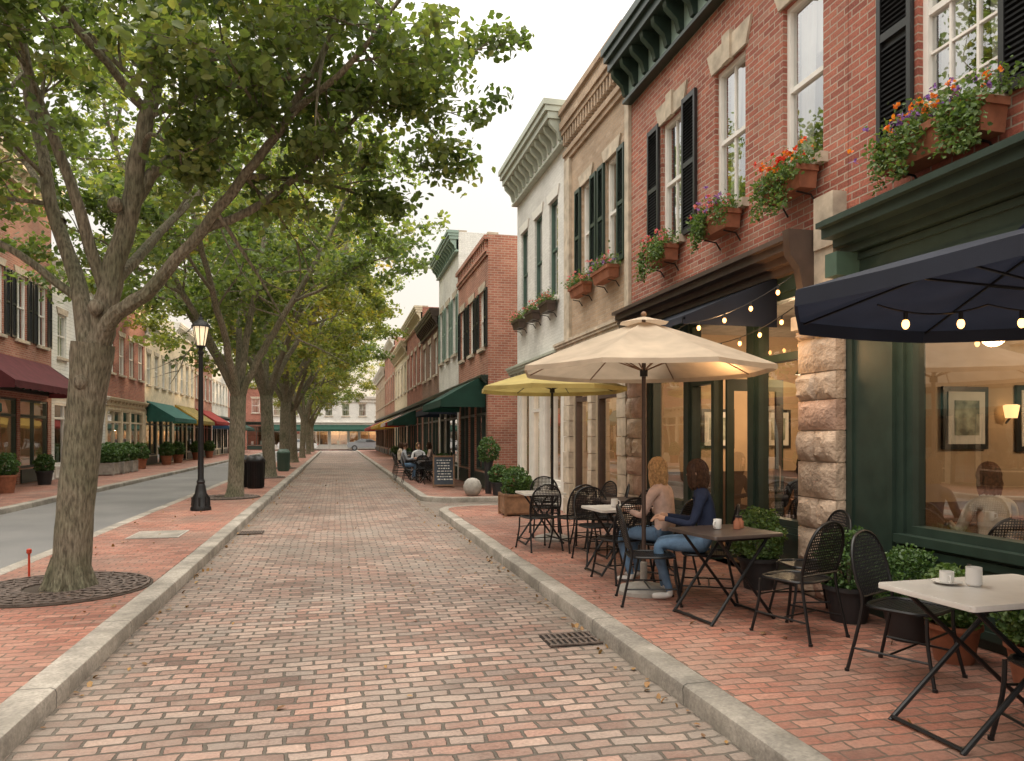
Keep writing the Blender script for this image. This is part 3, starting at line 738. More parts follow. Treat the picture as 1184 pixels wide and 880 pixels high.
FR.box(r, 5.84, 5.869, -4.5, -.25, .13, 1.05, 'wood')
o.finish()
flowerbox(FR, 4.68, 1.0, 4.02, 'terra', ('florange', 'flpur'), True, 1.1)
flowerbox(FR, 2.6, 1.0, 4.02, 'terra', ('flred',), True, 1.1)

# --- building B
o = Obj('brick_restaurant_building'); u0, u1, h = 5.9, 11.05, 8.0
shell(o, FR, u0, u1, h, 'brickB', rm='plaster', room=4.4)
wins = [(9.24, 9.92, 4.42, 6.2), (7.66, 8.36, 4.42, 6.2), (6.26, 6.92, 4.42, 6.2)]
wall(o.p('walls'), FR, u0+.004, u1-.004, 3.4, h, wins, 'brickB')
for i, w in enumerate(wins):
    sash(o, FR, *w, mun=(1 if i == 2 else 2, 1)); sill(o, FR, w[0], w[1], w[2]); lintel(o, FR, w[0], w[1], w[3], .28)
shutter(o, FR, 8.82, 9.2, 4.4, 6.25); shutter(o, FR, 9.96, 10.34, 4.4, 6.25)
cornice(o, FR, u0+.05, u1, 7.05, .8, .5, 'green', .38, 'greenF')
ops = [(6.55, 7.5, .72, 3.2), (7.62, 9.1, WALK, 3.2), (9.22, 10.35, .72, 3.2)]
wall(o.p('shopfront'), FR, u0+.004, u1-.004, 0, 3.4, ops, 'green')
shopwin(o, FR, *ops[0], 'green', 2.52); shopwin(o, FR, *ops[2], 'green', 2.52)
FR.box(o.p('shopfront'), 7.69, 9.03, -.16, -.03, 2.42, 2.5, 'green')
shopwin(o, FR, 7.62, 9.1, 2.5, 3.2, 'green')
shopwin(o, FR, 8.45, 9.1, WALK, 2.42, 'green', .9)
d = o.p('door')
X0 = 4.6+.18
for (za, zb) in ((WALK+.02, .75), (2.25, 2.4)): d.box(X0, X0+.8, 8.39, 8.43, za, zb, 'green')
d.box(X0, X0+.1, 8.39, 8.43, .75, 2.25, 'green'); d.box(X0+.7, X0+.8, 8.39, 8.43, .75, 2.25, 'green')
o.p('glass').quad((X0+.1, 8.41, .75), (X0+.7, 8.41, .75), (X0+.7, 8.41, 2.25), (X0+.1, 8.41, 2.25), 'glass')
d.tube([(X0+.72, 8.36, 1.0), (X0+.72, 8.34, 1.05), (X0+.72, 8.34, 1.25), (X0+.72, 8.36, 1.3)], .01, 'stone', 6)
for a, c in ((6.55, 7.5), (9.22, 10.35)): panel(o, FR, a, c, .16, .66, 'green')
b = o.p('stone_piers')
rockpier(b, FR, 5.93, 6.5, .11, WALK, 2.72)
FR.box(b, 5.905, 6.52, 0, .18, 2.725, 2.86, 'stone'); FR.box(b, 5.94, 6.5, 0, .13, 2.86, 3.45, 'stone'); FR.box(b, 5.92, 6.2, 0, .15, 3.45, 3.95, 'stone')
rockpier(b, FR, 10.45, 11.0, .09, WALK, 2.72)
FR.box(b, 10.42, 11.02, 0, .16, 2.725, 2.86, 'stone')
b = o.p('storefront_cornice')
for n1, z0, z1 in ((.08, 3.36, 3.44), (.16, 3.44, 3.52), (.28, 3.52, 3.60), (.34, 3.60, 3.65)): FR.box(b, 6.33, u1, 0, n1, z0, z1, 'brown')
vs = [(0, 3.05), (.12, 3.1), (.16, 3.3), (.26, 3.42), (.28, 3.66), (0, 3.66)]
b.add([FR.P(6.22, a+.13, c) for a, c in vs]+[FR.P(6.32, a+.13, c) for a, c in vs], [tuple(range(6)), tuple(range(6, 12))]+[(i, (i+1) % 6, (i+1) % 6+6, i+6) for i in range(6)], 'brown')
awning(o, FR, 7.0, 10.95, 3.38, 2.92, 1.1, 'f_navy', .08, True)
r = o.p('interior_furniture')
FR.box(r, 6.6, 8.2, -3.2, -2.6, WALK, 1.1, 'wood'); FR.box(r, 6.5, 8.3, -3.25, -2.5, 1.1, 1.15, 'dtop')
for zz in (1.5, 1.85, 2.2):
    FR.box(r, 6.6, 8.4, -4.38, -4.15, zz, zz+.03, 'wood')
    for k in range(14): r.lathe(FR.P(6.7+k*.12, -4.26, zz+.03), [(.03, 0), (.03, .12), (.012, .17), (.012, .22)], random.choice(['greentrim', 'brown', 'ceramic', 'wood']), 8)
picture(r, FR, 9.3, 1.8, .5, .6, -4.38); picture(r, FR, 10.2, 1.8, .35, .5, -4.38)
for uu in (9.6, 10.1, 10.6): FR.box(r, uu-.2, uu+.2, -3.0, -2.6, WALK, 1.0, 'wood')
sidepicture(r, FR, -1.5, 1.8, .5, .55, 11.015); sidepicture(r, FR, -2.6, 1.8, .4, .55, 11.015); sidepicture(r, FR, -3.5, 1.8, .4, .5, 11.015)
FR.box(r, 10.99, 11.019, -4.3, -.25, .13, 1.1, 'brown')
o.finish()
for uc, fl in ((9.6, ('flpink',)), (8.0, ('flpink', 'flpur')), (6.6, ('flred', 'florange'))): flowerbox(FR, uc, .66, 4.30, 'terra', fl, True, 1.0)

# --- building C
o = Obj('tan_brick_building'); u0, u1, h = 11.05, 14.5, 8.35
shell(o, FR, u0, u1, h, 'brickC', room=4.2)
wins = [(11.62, 12.2, 4.62, 6.5), (12.98, 13.5, 4.62, 6.5)]
wall(o.p('walls'), FR, u0+.004, u1-.004, 3.4, h, wins, 'brickC')
for w in wins:
    sash(o, FR, *w, mun=(1, 1)); sill(o, FR, w[0], w[1], w[2]); lintel(o, FR, w[0], w[1], w[3], .22, 'stone', False)
    shutter(o, FR, w[0]-.34, w[0]-.03, w[2]-.02, w[3], 'green'); shutter(o, FR, w[1]+.03, w[1]+.34, w[2]-.02, w[3], 'green')
b = o.p('cornice')
for z0, z1, n1 in ((7.3, 7.4, .05), (7.4, 7.5, .09), (7.85, 7.95, .12), (7.95, 8.1, .16), (8.1, 8.25, .12), (8.25, 8.36, .18)): FR.box(b, u0+.01, u1-.01, 0, n1, z0, z1, 'brickC')
for k in range(22): FR.box(b, u0+.05+k*.155, u0+.12+k*.155, 0, .10, 7.62, 7.85, 'brickC')
FR.box(o.p('quoins'), u1-.35, u1-.01, 0, .06, 3.4, 7.3, 'stone'); FR.box(o.p('quoins'), u0+.01, u0+.18, 0, .05, 3.4, 7.3, 'stone')
ops = [(11.5, 12.7, .6, 3.0), (12.95, 14.0, .6, 3.0)]
wall(o.p('shopfront'), FR, u0+.004, u1-.004, 0, 3.4, ops, 'creamtrim')
for s in ops: shopwin(o, FR, *s, 'brown', 2.4); panel(o, FR, s[0], s[1], .16, .55, 'brown')
for uu in (11.08, 12.72, 14.03):
    z = WALK
    w = .38 if uu != 12.72 else .21
    while z < 3.0:
        FR.box(o.p('stone_piers'), uu, uu+w, 0, .08+random.uniform(0, .02), z, z+.3, 'stone'); z += .312
cornice(o, FR, u0+.02, u1-.02, 3.2, .36, .28, 'stone', .5)
o.finish()
flowerbox(FR, 11.85, .8, 4.52, 'terra', ('flpur', 'flpink'), False, .95); flowerbox(FR, 13.2, .8, 4.52, 'terra', ('flpink',), False, .9)

# --- building D
o = Obj('white_brick_building'); u0, u1, h = 14.5, 18.75, 8.55
shell(o, FR, u0, u1, h, 'brickW', room=4.2)
wins = [(15.1, 15.75, 4.7, 6.85), (16.35, 17.0, 4.7, 6.85), (17.65, 18.3, 4.7, 6.85)]
wall(o.p('walls'), FR, u0+.004, u1-.004, 3.4, h, wins, 'brickW')
for w in wins: sash(o, FR, *w, fm='greentrim', mun=(1, 1)); sill(o, FR, w[0], w[1], w[2], 'white'); lintel(o, FR, w[0], w[1], w[3], .2, 'white', False)
cornice(o, FR, u0+.03, u1, 7.75, .85, .5, 'greenC', .36, 'white')
ops = [(14.9, 16.3, .65, 2.9), (16.6, 17.3, WALK, 2.9), (17.55, 18.45, .65, 2.9)]
wall(o.p('shopfront'), FR, u0+.004, u1-.004, 0, 3.4, ops, 'white')
for s in ops: shopwin(o, FR, *s, 'white', 2.3 if s[2] < .3 else None, 1 if s[1]-s[0] > 1.3 else 0)
panel(o, FR, 14.9, 16.3, .16, .6, 'white'); panel(o, FR, 17.55, 18.45, .16, .6, 'white')
cornice(o, FR, u0+.02, u1-.02, 3.05, .4, .3, 'greenC', .4, 'white')
o.finish()
for w in wins: flowerbox(FR, (w[0]+w[1])/2, .68, 4.58, 'brown', ('flpink',), False, .95)

# --- generic buildings
def generic(name, F, u0, u1, h, wm, trim, nw, zw=(4.5, 6.3), shut=None, aw=None, gm=None, cor=True, ww=.9, room=3.0, aww=None, fm='white', shopm='green', stone='stone', curtain=True, awz=(3.15, 2.55, 1.25), awu=(.35, .35)):
    o = Obj(name); shell(o, F, u0, u1, h, wm, room=room)
    wins = []
    for i in range(nw):
        c = u0+(u1-u0)*(i+.5)/nw; wins.append((c-ww/2, c+ww/2, zw[0], zw[1]))
    wall(o.p('walls'), F, u0+.004, u1-.004, 3.4, h, wins, wm)
    for w in wins:
        sash(o, F, *w, fm=fm, mun=(2, 2), curtain=curtain); sill(o, F, w[0], w[1], w[2], stone); lintel(o, F, w[0], w[1], w[3], .22, stone, False)
        if shut: shutter(o, F, w[0]-.38, w[0]-.03, w[2], w[3], shut); shutter(o, F, w[1]+.03, w[1]+.38, w[2], w[3], shut)
    if cor: cornice(o, F, u0+.05, u1-.05, h-.65, .7, .42, trim, .45)
    else:
        b = o.p('cornice')
        for k, (za, zb, n1) in enumerate(((h-.6, h-.5, .05), (h-.5, h-.4, .09), (h-.15, h-.02, .12))): F.box(b, u0+.01, u1-.01, 0, n1, za, zb, wm)
        for k in range(int((u1-u0)/.3)): F.box(b, u0+.1+k*.3, u0+.22+k*.3, 0, .08, h-.4, h-.15, wm)
    m = max(1, int((u1-u0-.8)/2.2)); ops = []
    seg = (u1-u0-.4)/(m+.55); c = u0+.2
    for i in range(m):
        ops.append((c+.1, c+seg-.12, .65, 2.9)); c += seg
        if not any(q[2] < .3 for q in ops) and i >= (m-1)//2:
            ops.append((c+.05, c+seg*.5, WALK, 2.9)); c += seg*.55
    wall(o.p('shopfront'), F, u0+.004, u1-.004, 0, 3.4, ops, gm or wm)
    for s in ops:
        shopwin(o, F, *s, shopm, 2.35, 1 if s[1]-s[0] > 1.6 else 0)
        if s[2] > .3: panel(o, F, s[0], s[1], .16, .6, shopm)
    cornice(o, F, u0+.05, u1-.05, 3.15, .3, .22, shopm, .6)
    if aw: awning(o, F, u0+awu[0], u1-awu[1], awz[0], awz[1], awz[2], aw, .22, True, aww)
    r = o.p('interior_furniture')
    F.box(r, u0+.8, u1-.8, -room+.02, -room+.4, WALK, 1.9, 'wood')
    for k in range(int((u1-u0-1)/.5)): F.box(r, u0+.5+k*.5, u0+.75+k*.5, -.9, -.5, WALK+.02, .7+random.random()*.7, random.choice(['curtain', 'wood', 'brown', 'greenC', 'terra']))
    o.finish(); return o
generic('brick_corner_building', FR2, 20.7, 26.0, 7.5, 'brickE', 'brickE', 3, (4.3, 6.0), 'black', 'f_dkgreen', cor=False, ww=.8, awz=(3.5, 2.75, 1.3))
generic('white_cornice_building', FR2, 26.0, 31.2, 9.0, 'brickW', 'greenF', 3, (4.7, 6.8), 'greenF', 'f_navy', ww=.8, awz=(3.1, 2.7, 1.0))
generic('brown_brick_building', FR2, 31.2, 37.5, 7.1, 'brickBr', 'brown', 3, (4.4, 6.0), None, None, ww=.9)
generic('red_brick_building', FR2, 37.5, 46.0, 8.3, 'brickA', 'creamtrim', 4, (4.5, 6.4), None, 'f_dkgreen', awu=(3, 1))
generic('cream_building', FR2, 46.0, 56.0, 7.6, 'cream', 'creamtrim', 4, (4.5, 6.2), None, 'f_red', aww='curtain', awu=(1, 4))
generic('red_brick_building', FR2, 56.0, 68.0, 9.2, 'brickE', 'white', 5, (4.5, 6.4), None, 'f_yellow')
generic('tan_brick_building', FR2, 68.0, 84.0, 8.0, 'brickC', 'white', 6, (4.5, 6.2), None, 'f_red')
generic('brick_shop_building', FL, -6.0, 14.0, 8.5, 'brickE', 'creamtrim', 8, (4.5, 6.3), None, 'f_red')
generic('brick_shop_building', FL, 14.0, 22.5, 8.0, 'cream', 'white', 4, (4.5, 6.3), 'black', 'f_dkgreen')
generic('brick_shop_building', FL, 22.5, 29.4, 10.4, 'brickE', 'creamtrim', 4, (4.8, 6.9), 'black', 'f_maroon', ww=.85, awz=(4.2, 3.25, 1.3))
generic('white_siding_building', FL, 29.4, 35.7, 8.0, 'siding', 'white', 3, (4.6, 6.2), None, None, fm='white', shopm='white', gm='siding')
generic('brick_shop_building', FL, 35.7, 42.5, 8.6, 'brickA', 'creamtrim', 4, (4.6, 6.4), None, None, gm='cream', shopm='creamtrim')
generic('cream_shop_building', FL, 42.5, 49.5, 7.8, 'cream', 'white', 4, (4.5, 6.2), None, 'f_tealaw', awz=(3.6, 2.7, 1.4))
generic('tan_shop_building', FL, 49.5, 56.5, 8.8, 'cream', 'white', 4, (4.5, 6.4), None, 'f_yellow', aww='f_dkgreen', awz=(3.7, 2.7, 1.4))
generic('brick_shop_building', FL, 56.5, 64, 8.0, 'brickE', 'white', 4, (4.5, 6.2), None, 'f_red', awz=(3.7, 2.8, 1.4))
generic('white_shop_building', FL, 64, 73, 8.5, 'brickW', 'white', 5, (4.5, 6.2), None, 'f_blue', aww='curtain')
generic('brick_shop_building', FL, 73, 84, 7.8, 'brickA', 'white', 5, (4.5, 6.2), None, 'f_dkgreen')
generic('white_shop_building', FE, -8, 12, 6.6, 'brickW', 'white', 10, (4.2, 5.7), None, 'f_dkgreen', shopm='white', room=3)
generic('brick_shop_building', FE, 12, 28, 8.2, 'brickE', 'white', 6, (4.5, 6.2), None, None)
generic('brick_shop_building', FE, -28, -8, 8.2, 'brickA', 'white', 7, (4.5, 6.2), None, None)

# ------------------------------------------------------------------ lamps
def pendant(x, y, z, power, ceil=3.33, r=.14):
    o = Obj('pendant_lamp'); b = o.p('shade')
    b.tube([(0, 0, ceil-z), (0, 0, .1)], .006, 'black', 5)
    b.lathe((0, 0, 0), [(.03, .12), (.05, .10), (r, -.03), (r-.01, -.03), (.04, .09)], 'black', 16)
    o.p('bulb').ball((0, 0, -.02), .05, 'bulb')
    e = o.finish((x, y, z))
    l = bpy.data.lights.new('pendant_light', 'POINT'); l.energy = power; l.color = (1, .70, .42); l.shadow_soft_size = .08
    lo = link('light', l, e); lo.location = (0, 0, -.12)
for x, y, z, p in ((6.9, 4.3, 2.6, 85), (6.6, 7.1, 2.6, 90), (6.6, 9.4, 2.6, 125), (6.4, 12.6, 2.5, 100), (6.2, 16.4, 2.5, 80)):
    pendant(x, y, z, p)
for y in (0, 5): pendant(y, 93.5, 2.5, 220)
pendant(-11.4, 26, 2.5, 50); pendant(-11.4, 48, 2.5, 130)
def sconce(x, y, z):
    o = Obj('wall_sconce'); o.p().lathe((0, 0, 0), [(.05, 0), (.07, .12), (.05, .13)], 'shade', 14); o.p().tube([(0, 0, .02), (0, .06, -.05)], .01, 'iron', 6)
    o.finish((x, y, z))
sconce(6.32, 5.78, 1.85); sconce(9.1, 4.72, 1.85)
def string_lights(path, n, sag, name='string_lights'):
    o = Obj(name); b = o.p()
    A = [Vector(p) for p in path]
    for i in range(len(A)-1):
        pts = []
        for k in range(13):
            t = k/12; p = A[i].lerp(A[i+1], t); p.z -= sag*4*t*(1-t); pts.append(p)
        b.tube(pts, .005, 'black', 5)
        for k in range(n):
            t = (k+.5)/n; p = A[i].lerp(A[i+1], t); p.z -= sag*4*t*(1-t)
            b.tube([p, p-Vector((0, 0, .045))], .011, 'black', 6); b.ball(p-Vector((0, 0, .065)), (.019, .019, .027), 'bulb', 10, 8)
    return o.finish()
string_lights([(4.35, 6.4, 3.25), (3.52, 7.0, 2.84), (3.5, 9.0, 2.82), (3.5, 10.9, 2.82)], 4, .08)
l = bpy.data.lights.new('string_glow', 'POINT'); l.energy = 30; l.color = (1, .58, .26); l.shadow_soft_size = .1
e = string_lights([(4.4, 6.45, 2.95), (4.2, 8.5, 2.85)], 6, .15)
lo = link('light', l, e); lo.location = (4.05, 6.98, 2.6)
e = string_lights([(4.35, 5.75, 2.75), (4.3, 4.2, 2.8), (4.3, 2.6, 2.8)], 4, .22)
l = bpy.data.lights.new('string_glow', 'POINT'); l.energy = 12; l.color = (1, .60, .28); l.shadow_soft_size = .1
lo = link('light', l, e); lo.location = (4.2, 4.9, 2.5)
string_lights([(5.2, 5.6, 2.7), (5.2, 4.2, 2.75), (5.2, 2.6, 2.8)], 4, .22)
string_lights([(2.75, 3.3, 2.36), (3.4, 3.25, 2.38), (3.9, 2.9, 2.36)], 2, .05)

def street_lamp(x, y, z):
    o = Obj('street_lamp'); b = o.p('post')
    b.lathe((0, 0, 0), [(.21,0),(.21,.06),(.18,.10),(.17,.28),(.12,.36),(.10,.5),(.075,.56),(.09,.6),(.062,.66),(.058,1.2),(.05,2.4),(.045,3.28),(.07,3.3),(.07,3.34),(.04,3.36),(.05,3.42)], 'iron', 16)
    for k in range(8):
        an = k*math.pi/4; b.tube([(.175*math.cos(an), .175*math.sin(an), .10), (.165*math.cos(an), .165*math.sin(an), .28)], .02, 'iron', 6)
    b.lathe((0, 0, 0), [(.06,3.42),(.10,3.45),(.10,3.47)], 'iron', 8)
    g = o.p('lantern'); g.lathe((0, 0, 0), [(.085,3.472),(.155,3.86)], 'lampglass', 8)
    for k in range(8):
        an = k*math.pi/4; g.tube([(.09*math.cos(an), .09*math.sin(an), 3.47), (.16*math.cos(an), .16*math.sin(an), 3.865)], .009, 'iron', 5)
    g.lathe((0, 0, 0), [(.19,3.86),(.19,3.89),(.13,3.97),(.06,4.01),(.05,4.06),(.02,4.08),(.025,4.11),(.005,4.17)], 'iron', 8)
    o.finish((x, y, z))
street_lamp(-2.8, 16.6, WALK); street_lamp(-3.0, 49, WALK); street_lamp(-3.0, 80, WALK)

# ------------------------------------------------------------------ street furniture
def bin_(x, y, mat):
    o = Obj('litter_bin'); b = o.p()
    b.lathe((0, 0, 0), [(.22,0),(.24,.05),(.25,.75),(.27,.8)], mat, 20)
    for k in range(24):
        an = k*math.pi/12; b.tube([(.25*math.cos(an), .25*math.sin(an), .04), (.268*math.cos(an), .268*math.sin(an), .5), (.275*math.cos(an), .275*math.sin(an), .8)], .009, mat, 4)
    b.lathe((0, 0, 0), [(.29,.78),(.30,.82),(.29,.86),(.22,.97),(.14,1.0),(.12,.97)], mat, 20)
    o.finish((x, y, WALK))
bin_(-2.4, 23.3, 'iron'); bin_(-2.35, 34.5, 'greentrim'); bin_(-2.9, 23.9, 'iron')
o = Obj('marker_post'); o.p().lathe((0,0,0), [(.012,0),(.012,.26),(.026,.27),(.026,.31),(.01,.32)], 'orange', 10); o.finish((-3.3, 9.1, WALK))
o = Obj('ball_bollard'); o.p().lathe((0, 0, 0), [(.12,0),(.19,.06),(.235,.17),(.24,.26),(.2,.38),(.12,.45),(.02,.475)], 'conc', 22); o.finish((3.45, 19.0, WALK))
o = Obj('chalkboard_sign'); b = o.p()
for s in (-1, 1):
    rr = Matrix.Rotation(-s*R(13), 3, 'X'); c = Vector((0, -s*.13, .5)); b.obox(c, (.6, .02, .9), rr, 'board')
    for xx in (-.31, .31): b.obox(c+Vector((xx, 0, 0)), (.045, .04, 1.02), rr, 'wood')
    for zz in (-.45, .45): b.obox(c+rr@Vector((0, 0, zz)), (.575, .035, .05), rr, 'wood')
rt = Matrix.Rotation(-R(13), 3, 'X')
for i in range(8):
    x = -.22+random.random()*.06
    while x < .2:
        w = random.uniform(.03, .1); b.obox(Vector((0, -.13, .5))+rt@Vector((x+w/2, -.013, .33-i*.085)), (w, .004, random.uniform(.018, .04)), rt, 'chalk'); x += w+.025
o.finish((3.2, 22.6, WALK), -R(8))
def car(x, y, deg, mat):
    o = Obj('parked_car'); b = o.p()
    prof = [(-2.2,.35),(-2.25,.6),(-2.15,.85),(-1.3,.98),(-.55,1.38),(.65,1.42),(1.5,1.05),(2.15,1.0),(2.25,.7),(2.2,.35)]
    wid = [.86,.9,.88,.84,.66,.66,.80,.82,.88,.86]; n = len(prof); vs = []
    for s in (-1, 1): vs += [(s*w, py, pz) for (py, pz), w in zip(prof, wid)]
    b.add(vs, [tuple(range(n)), tuple(range(n, 2*n))[::-1]]+[(i, (i+1) % n, (i+1) % n+n, i+n) for i in range(n)], mat)
    for s in (-1, 1):
        b.add([(s*.845,-1.15,1.03),(s*.845,1.3,1.06),(s*.71,.6,1.35),(s*.71,-.5,1.33)], [(0,1,2,3)], 'carglass')
        for yy in (-1.4, 1.4):
            b.tube([(s*.7, yy, .33), (s*.91, yy, .33)], .33, 'rubber', 22); b.tube([(s*.9, yy, .33), (s*.925, yy, .33)], .2, 'carpaint2', 16)
        b.box(s*.55, s*.82, 2.2, 2.262, .72, .84, 'ceramic'); b.box(s*.6, s*.84, -2.262, -2.2, .68, .8, 'flred')
    b.add([(-.72,-1.22,1.04),(.72,-1.22,1.04),(.62,-.6,1.38),(-.62,-.6,1.38)], [(0,1,2,3)], 'carglass'); b.add([(-.72,1.42,1.11),(.72,1.42,1.11),(.62,.72,1.42),(-.62,.72,1.42)], [(0,1,2,3)], 'carglass')
    o.finish((x, y, 0.004), R(deg))
car(-6.1, 4.5, 0, 'carpaint'); car(-6.1, 10.2, 0, 'carpaint2'); car(-6.1, 16.0, 0, 'carpaint') if False else None
car(3.4, 90.3, 90, 'carpaint2'); car(-4.5, 90.3, 90, 'carpaint')

# umbrellas
def umbrella(loc, r, zt, zr, mat, val, nr=8, a0=0.0, vent=True, base='conc'):
    o = Obj('patio_umbrella'); b = o.p('canopy'); sub = 6; nt = 7
    def pt(an, f, t, dz=0):
        s = 1-.075*(1-abs(2*f-1)**2)*t
        rr = r*t*s
        return (rr*math.cos(an), rr*math.sin(an), zt-(zt-zr)*(t**1.12)-.05*(1-abs(2*f-1)**2)*math.sin(math.pi*min(1, t*.95))+dz)
    vs = []; n = nr*sub
    for j in range(nt+1):
        t = .04+.96*j/nt
        for i in range(n):
            vs.append(pt(a0+2*math.pi*i/n, (i % sub)/sub, t))
    for i in range(n):
        p = pt(a0+2*math.pi*i/n, (i % sub)/sub, 1.0); vs.append((p[0]*1.004, p[1]*1.004, p[2]-val))
    fs = [(j*n+i, j*n+(i+1) % n, (j+1)*n+(i+1) % n, (j+1)*n+i) for j in range(nt+1) for i in range(n)]
    b.add(vs, fs, mat)
    if vent:
        vs = [(0, 0, zt+.05)]+[(.2*r*math.cos(a0+2*math.pi*i/nr), .2*r*math.sin(a0+2*math.pi*i/nr), zt-.02) for i in range(nr)]
        b.add(vs, [(0, i+1, (i+1) % nr+1) for i in range(nr)], mat)
    f = o.p('frame'); rm = 'iron' if mat != 'f_beige' else 'wood'
    for i in range(nr):
        an = a0+2*math.pi*i/nr
        f.tube([pt(an, 0, t, -.02) for t in (.03, .35, .7, .985)], .007, rm, 5)
        q = pt(an, 0, .5, -.03); f.tube([(0, 0, zr-.02), q], .007, rm, 5)
    f.lathe((0, 0, 0), [(.04, zr-.07), (.04, zr+.0)], 'iron', 10)
    f.tube([(0, 0, .05), (0, 0, zt+.02)], .021, 'iron' if mat != 'f_beige' else 'brown', 12)
    f.ball((0, 0, zt+.07), .028, 'wood')
    o.p('base').lathe((0, 0, 0), [(.27, 0), (.27, .035), (.24, .06), (.14, .085), (.05, .10), (.035, .11), (.035, .3), (.02, .31)], base, 28)
    return o.finish(loc)
umbrella((2.97, 6.82, WALK), 1.26, 2.70, 2.22, 'f_beige', .045, a0=.1)
umbrella((3.14, 10.6, WALK), 1.12, 2.60, 2.28, 'f_olive', .06, a0=.25)
umbrella((3.12, 2.5, WALK), 1.24, 2.50, 2.18, 'f_navy', .07, a0=.55)

# chairs / tables
def chair_mesh():
    o = Obj('bistro_chair'); b = o.p(); m = 'iron'
    yb = lambda z: -.19-.11*max(0, (z-.44))/.45
    hoop = [(-.235, -.29, 0), (-.21, -.2, .44), (-.225, yb(.6), .6), (-.222, yb(.7), .70), (-.19, yb(.8), .80), (-.12, yb(.875), .875), (0, yb(.9), .905)]
    path = spline(hoop+[(-x, y, z) for x, y, z in hoop[::-1][1:]], 4)
    b.tube(path, .012, m, 8)
    for s in (-1, 1):
        b.tube(spline([(s*.225, .25, 0), (s*.20, .2, .25), (s*.195, .19, .43)], 3), .012, m, 8)
        b.tube([(s*.21, .215, .16), (s*.225, -.25, .16)], .008, m, 6)
        b.lathe((s*.225, .25, 0), [(.016, 0), (.016, .02)], m, 8); b.lathe((s*.235, -.29, 0), [(.016, 0), (.016, .02)], m, 8)
    b.tube([(-.2, .2, .3), (.2, .2, .3)], .007, m, 6); b.tube([(-.215, -.03, .16), (.215, -.03, .16)], .007, m, 6)
    rim = []
    for k in range(29):
        an = 2*math.pi*k/28; c, s = math.cos(an), math.sin(an); q = (abs(c)**4+abs(s)**4)**.25
        rim.append((.215/q*c*.98, .215/q*s*.98, .445))
    b.tube(rim, .012, m, 6, False)
    for k in range(-9, 10):
        u = k*.0225; L = .212*(1-(abs(u)/.215)**5)**.2
        b.obox((0, u, .446-.006), (2*L, .014, .004), Matrix.Identity(3), m); b.obox((u, 0, .444-.006), (.014, 2*L, .004), Matrix.Identity(3), m)
    def bw(z): return .222 if z < .7 else .222*math.sqrt(max(0, 1-((z-.7)/.205)**2))
    z = .50
    while z < .895:
        w = bw(z)
        if w > .02: b.obox((0, yb(z), z), (2*w, .004, .0085), Matrix.Identity(3), m)
        z += .022
    for k in range(-9, 10):
        x = k*.0225; zt = .7+.205*math.sqrt(max(0, 1-(abs(x)/.222)**2))
        b.tube([(x, yb(.5)+.003, .5), (x, yb(.7)+.003, .7), (x, yb(zt)+.003, zt)], .0046, m, 4)
    b.tube([(-.215, yb(.5), .5), (.215, yb(.5), .5)], .009, m, 6)
    return o.meshes()
CH = chair_mesh()
def chair(x, y, deg): place('bistro_chair', CH, (x, y, WALK), R(deg))
def table(x, y, w, l, mat, deg=0, name='cafe_table'):
    o = Obj(name); b = o.p(); h = .74
    hw, hl = w/2, l/2; c = .025; poly = []
    for sx, sy, a in ((1, 1, 0), (-1, 1, 90), (-1, -1, 180), (1, -1, 270)):
        for k in range(5):
            an = R(a+k*22.5); poly.append((sx*(hw-c)+c*math.cos(an), sy*(hl-c)+c*math.sin(an)))
    n = len(poly)
    b.add([(px, py, h-.028) for px, py in poly]+[(px, py, h-.004) for px, py in poly]+[(px*.994, py*.994, h) for px, py in poly],
          [tuple(range(n))[::-1], tuple(range(2*n, 3*n))]+[(i, (i+1) % n, (i+1) % n+n, i+n) for i in range(n)]+[(i+n, (i+1) % n+n, (i+1) % n+2*n, i+2*n) for i in range(n)], mat)
    for s in (-1, 1):
        yy = s*(hl-.08)
        b.tube([(-hw+.02, yy, 0), (hw-.1, yy, h-.03)], .014, 'iron', 8); b.tube([(hw-.02, yy-.02*s, 0), (-hw+.1, yy-.02*s, h-.03)], .014, 'iron', 8)
        b.tube([(-hw+.08, yy, h-.045), (hw-.08, yy, h-.045)], .012, 'iron', 6)
    for xx, zz in ((-hw+.03, .02), (hw-.03, .02)): b.tube([(xx, -hl+.08, zz), (xx, hl-.08, zz)], .012, 'iron', 6)
    return o.finish((x, y, WALK), R(deg))
def mug(x, y, z, r=.04, h=.095, saucer=False, mat='ceramic', name='coffee_mug'):
    o = Obj(name); b = o.p()
    if saucer: b.lathe((0, 0, 0), [(.04, 0), (.075, .012), (.077, .016), (.04, .007)], mat, 20)
    b.lathe((0, 0, .008 if saucer else 0), [(r*.8, 0), (r, .01), (r, h), (r*.9, h), (r*.88, .012)], mat, 20)
    b.tube(spline([(r*.95, 0, h*.8), (r*1.6, 0, h*.75), (r*1.65, 0, h*.35), (r*.95, 0, h*.22)], 3), .006, mat, 6)
    o.finish((x, y, z), random.uniform(0, 6))
def bottle(x, y, z, mat='brown', r=.028, h=.12, name='spice_bottle'):
    o = Obj(name); o.p().lathe((0, 0, 0), [(r, 0), (r, h*.65), (r*.5, h*.85), (r*.5, h)], mat, 14); o.p().lathe((0, 0, h+.001), [(r*.55, 0), (r*.55, .02)], 'black', 12); o.finish((x, y, z))
TZ = WALK+.743
table(3.42, 3.22, .98, .62, 'ttop', 2)
mug(3.26, 3.38, TZ, .036, .06, True, name='coffee_cup'); mug(3.36, 3.30, TZ, .04, .10); bottle(3.45, 3.42, TZ, 'ceramic', .02, .07, 'sugar_jar')
chair(3.62, 4.06, 205); chair(3.42, 2.80, -12)
table(3.26, 5.78, .7, .7, 'dtop', 8)
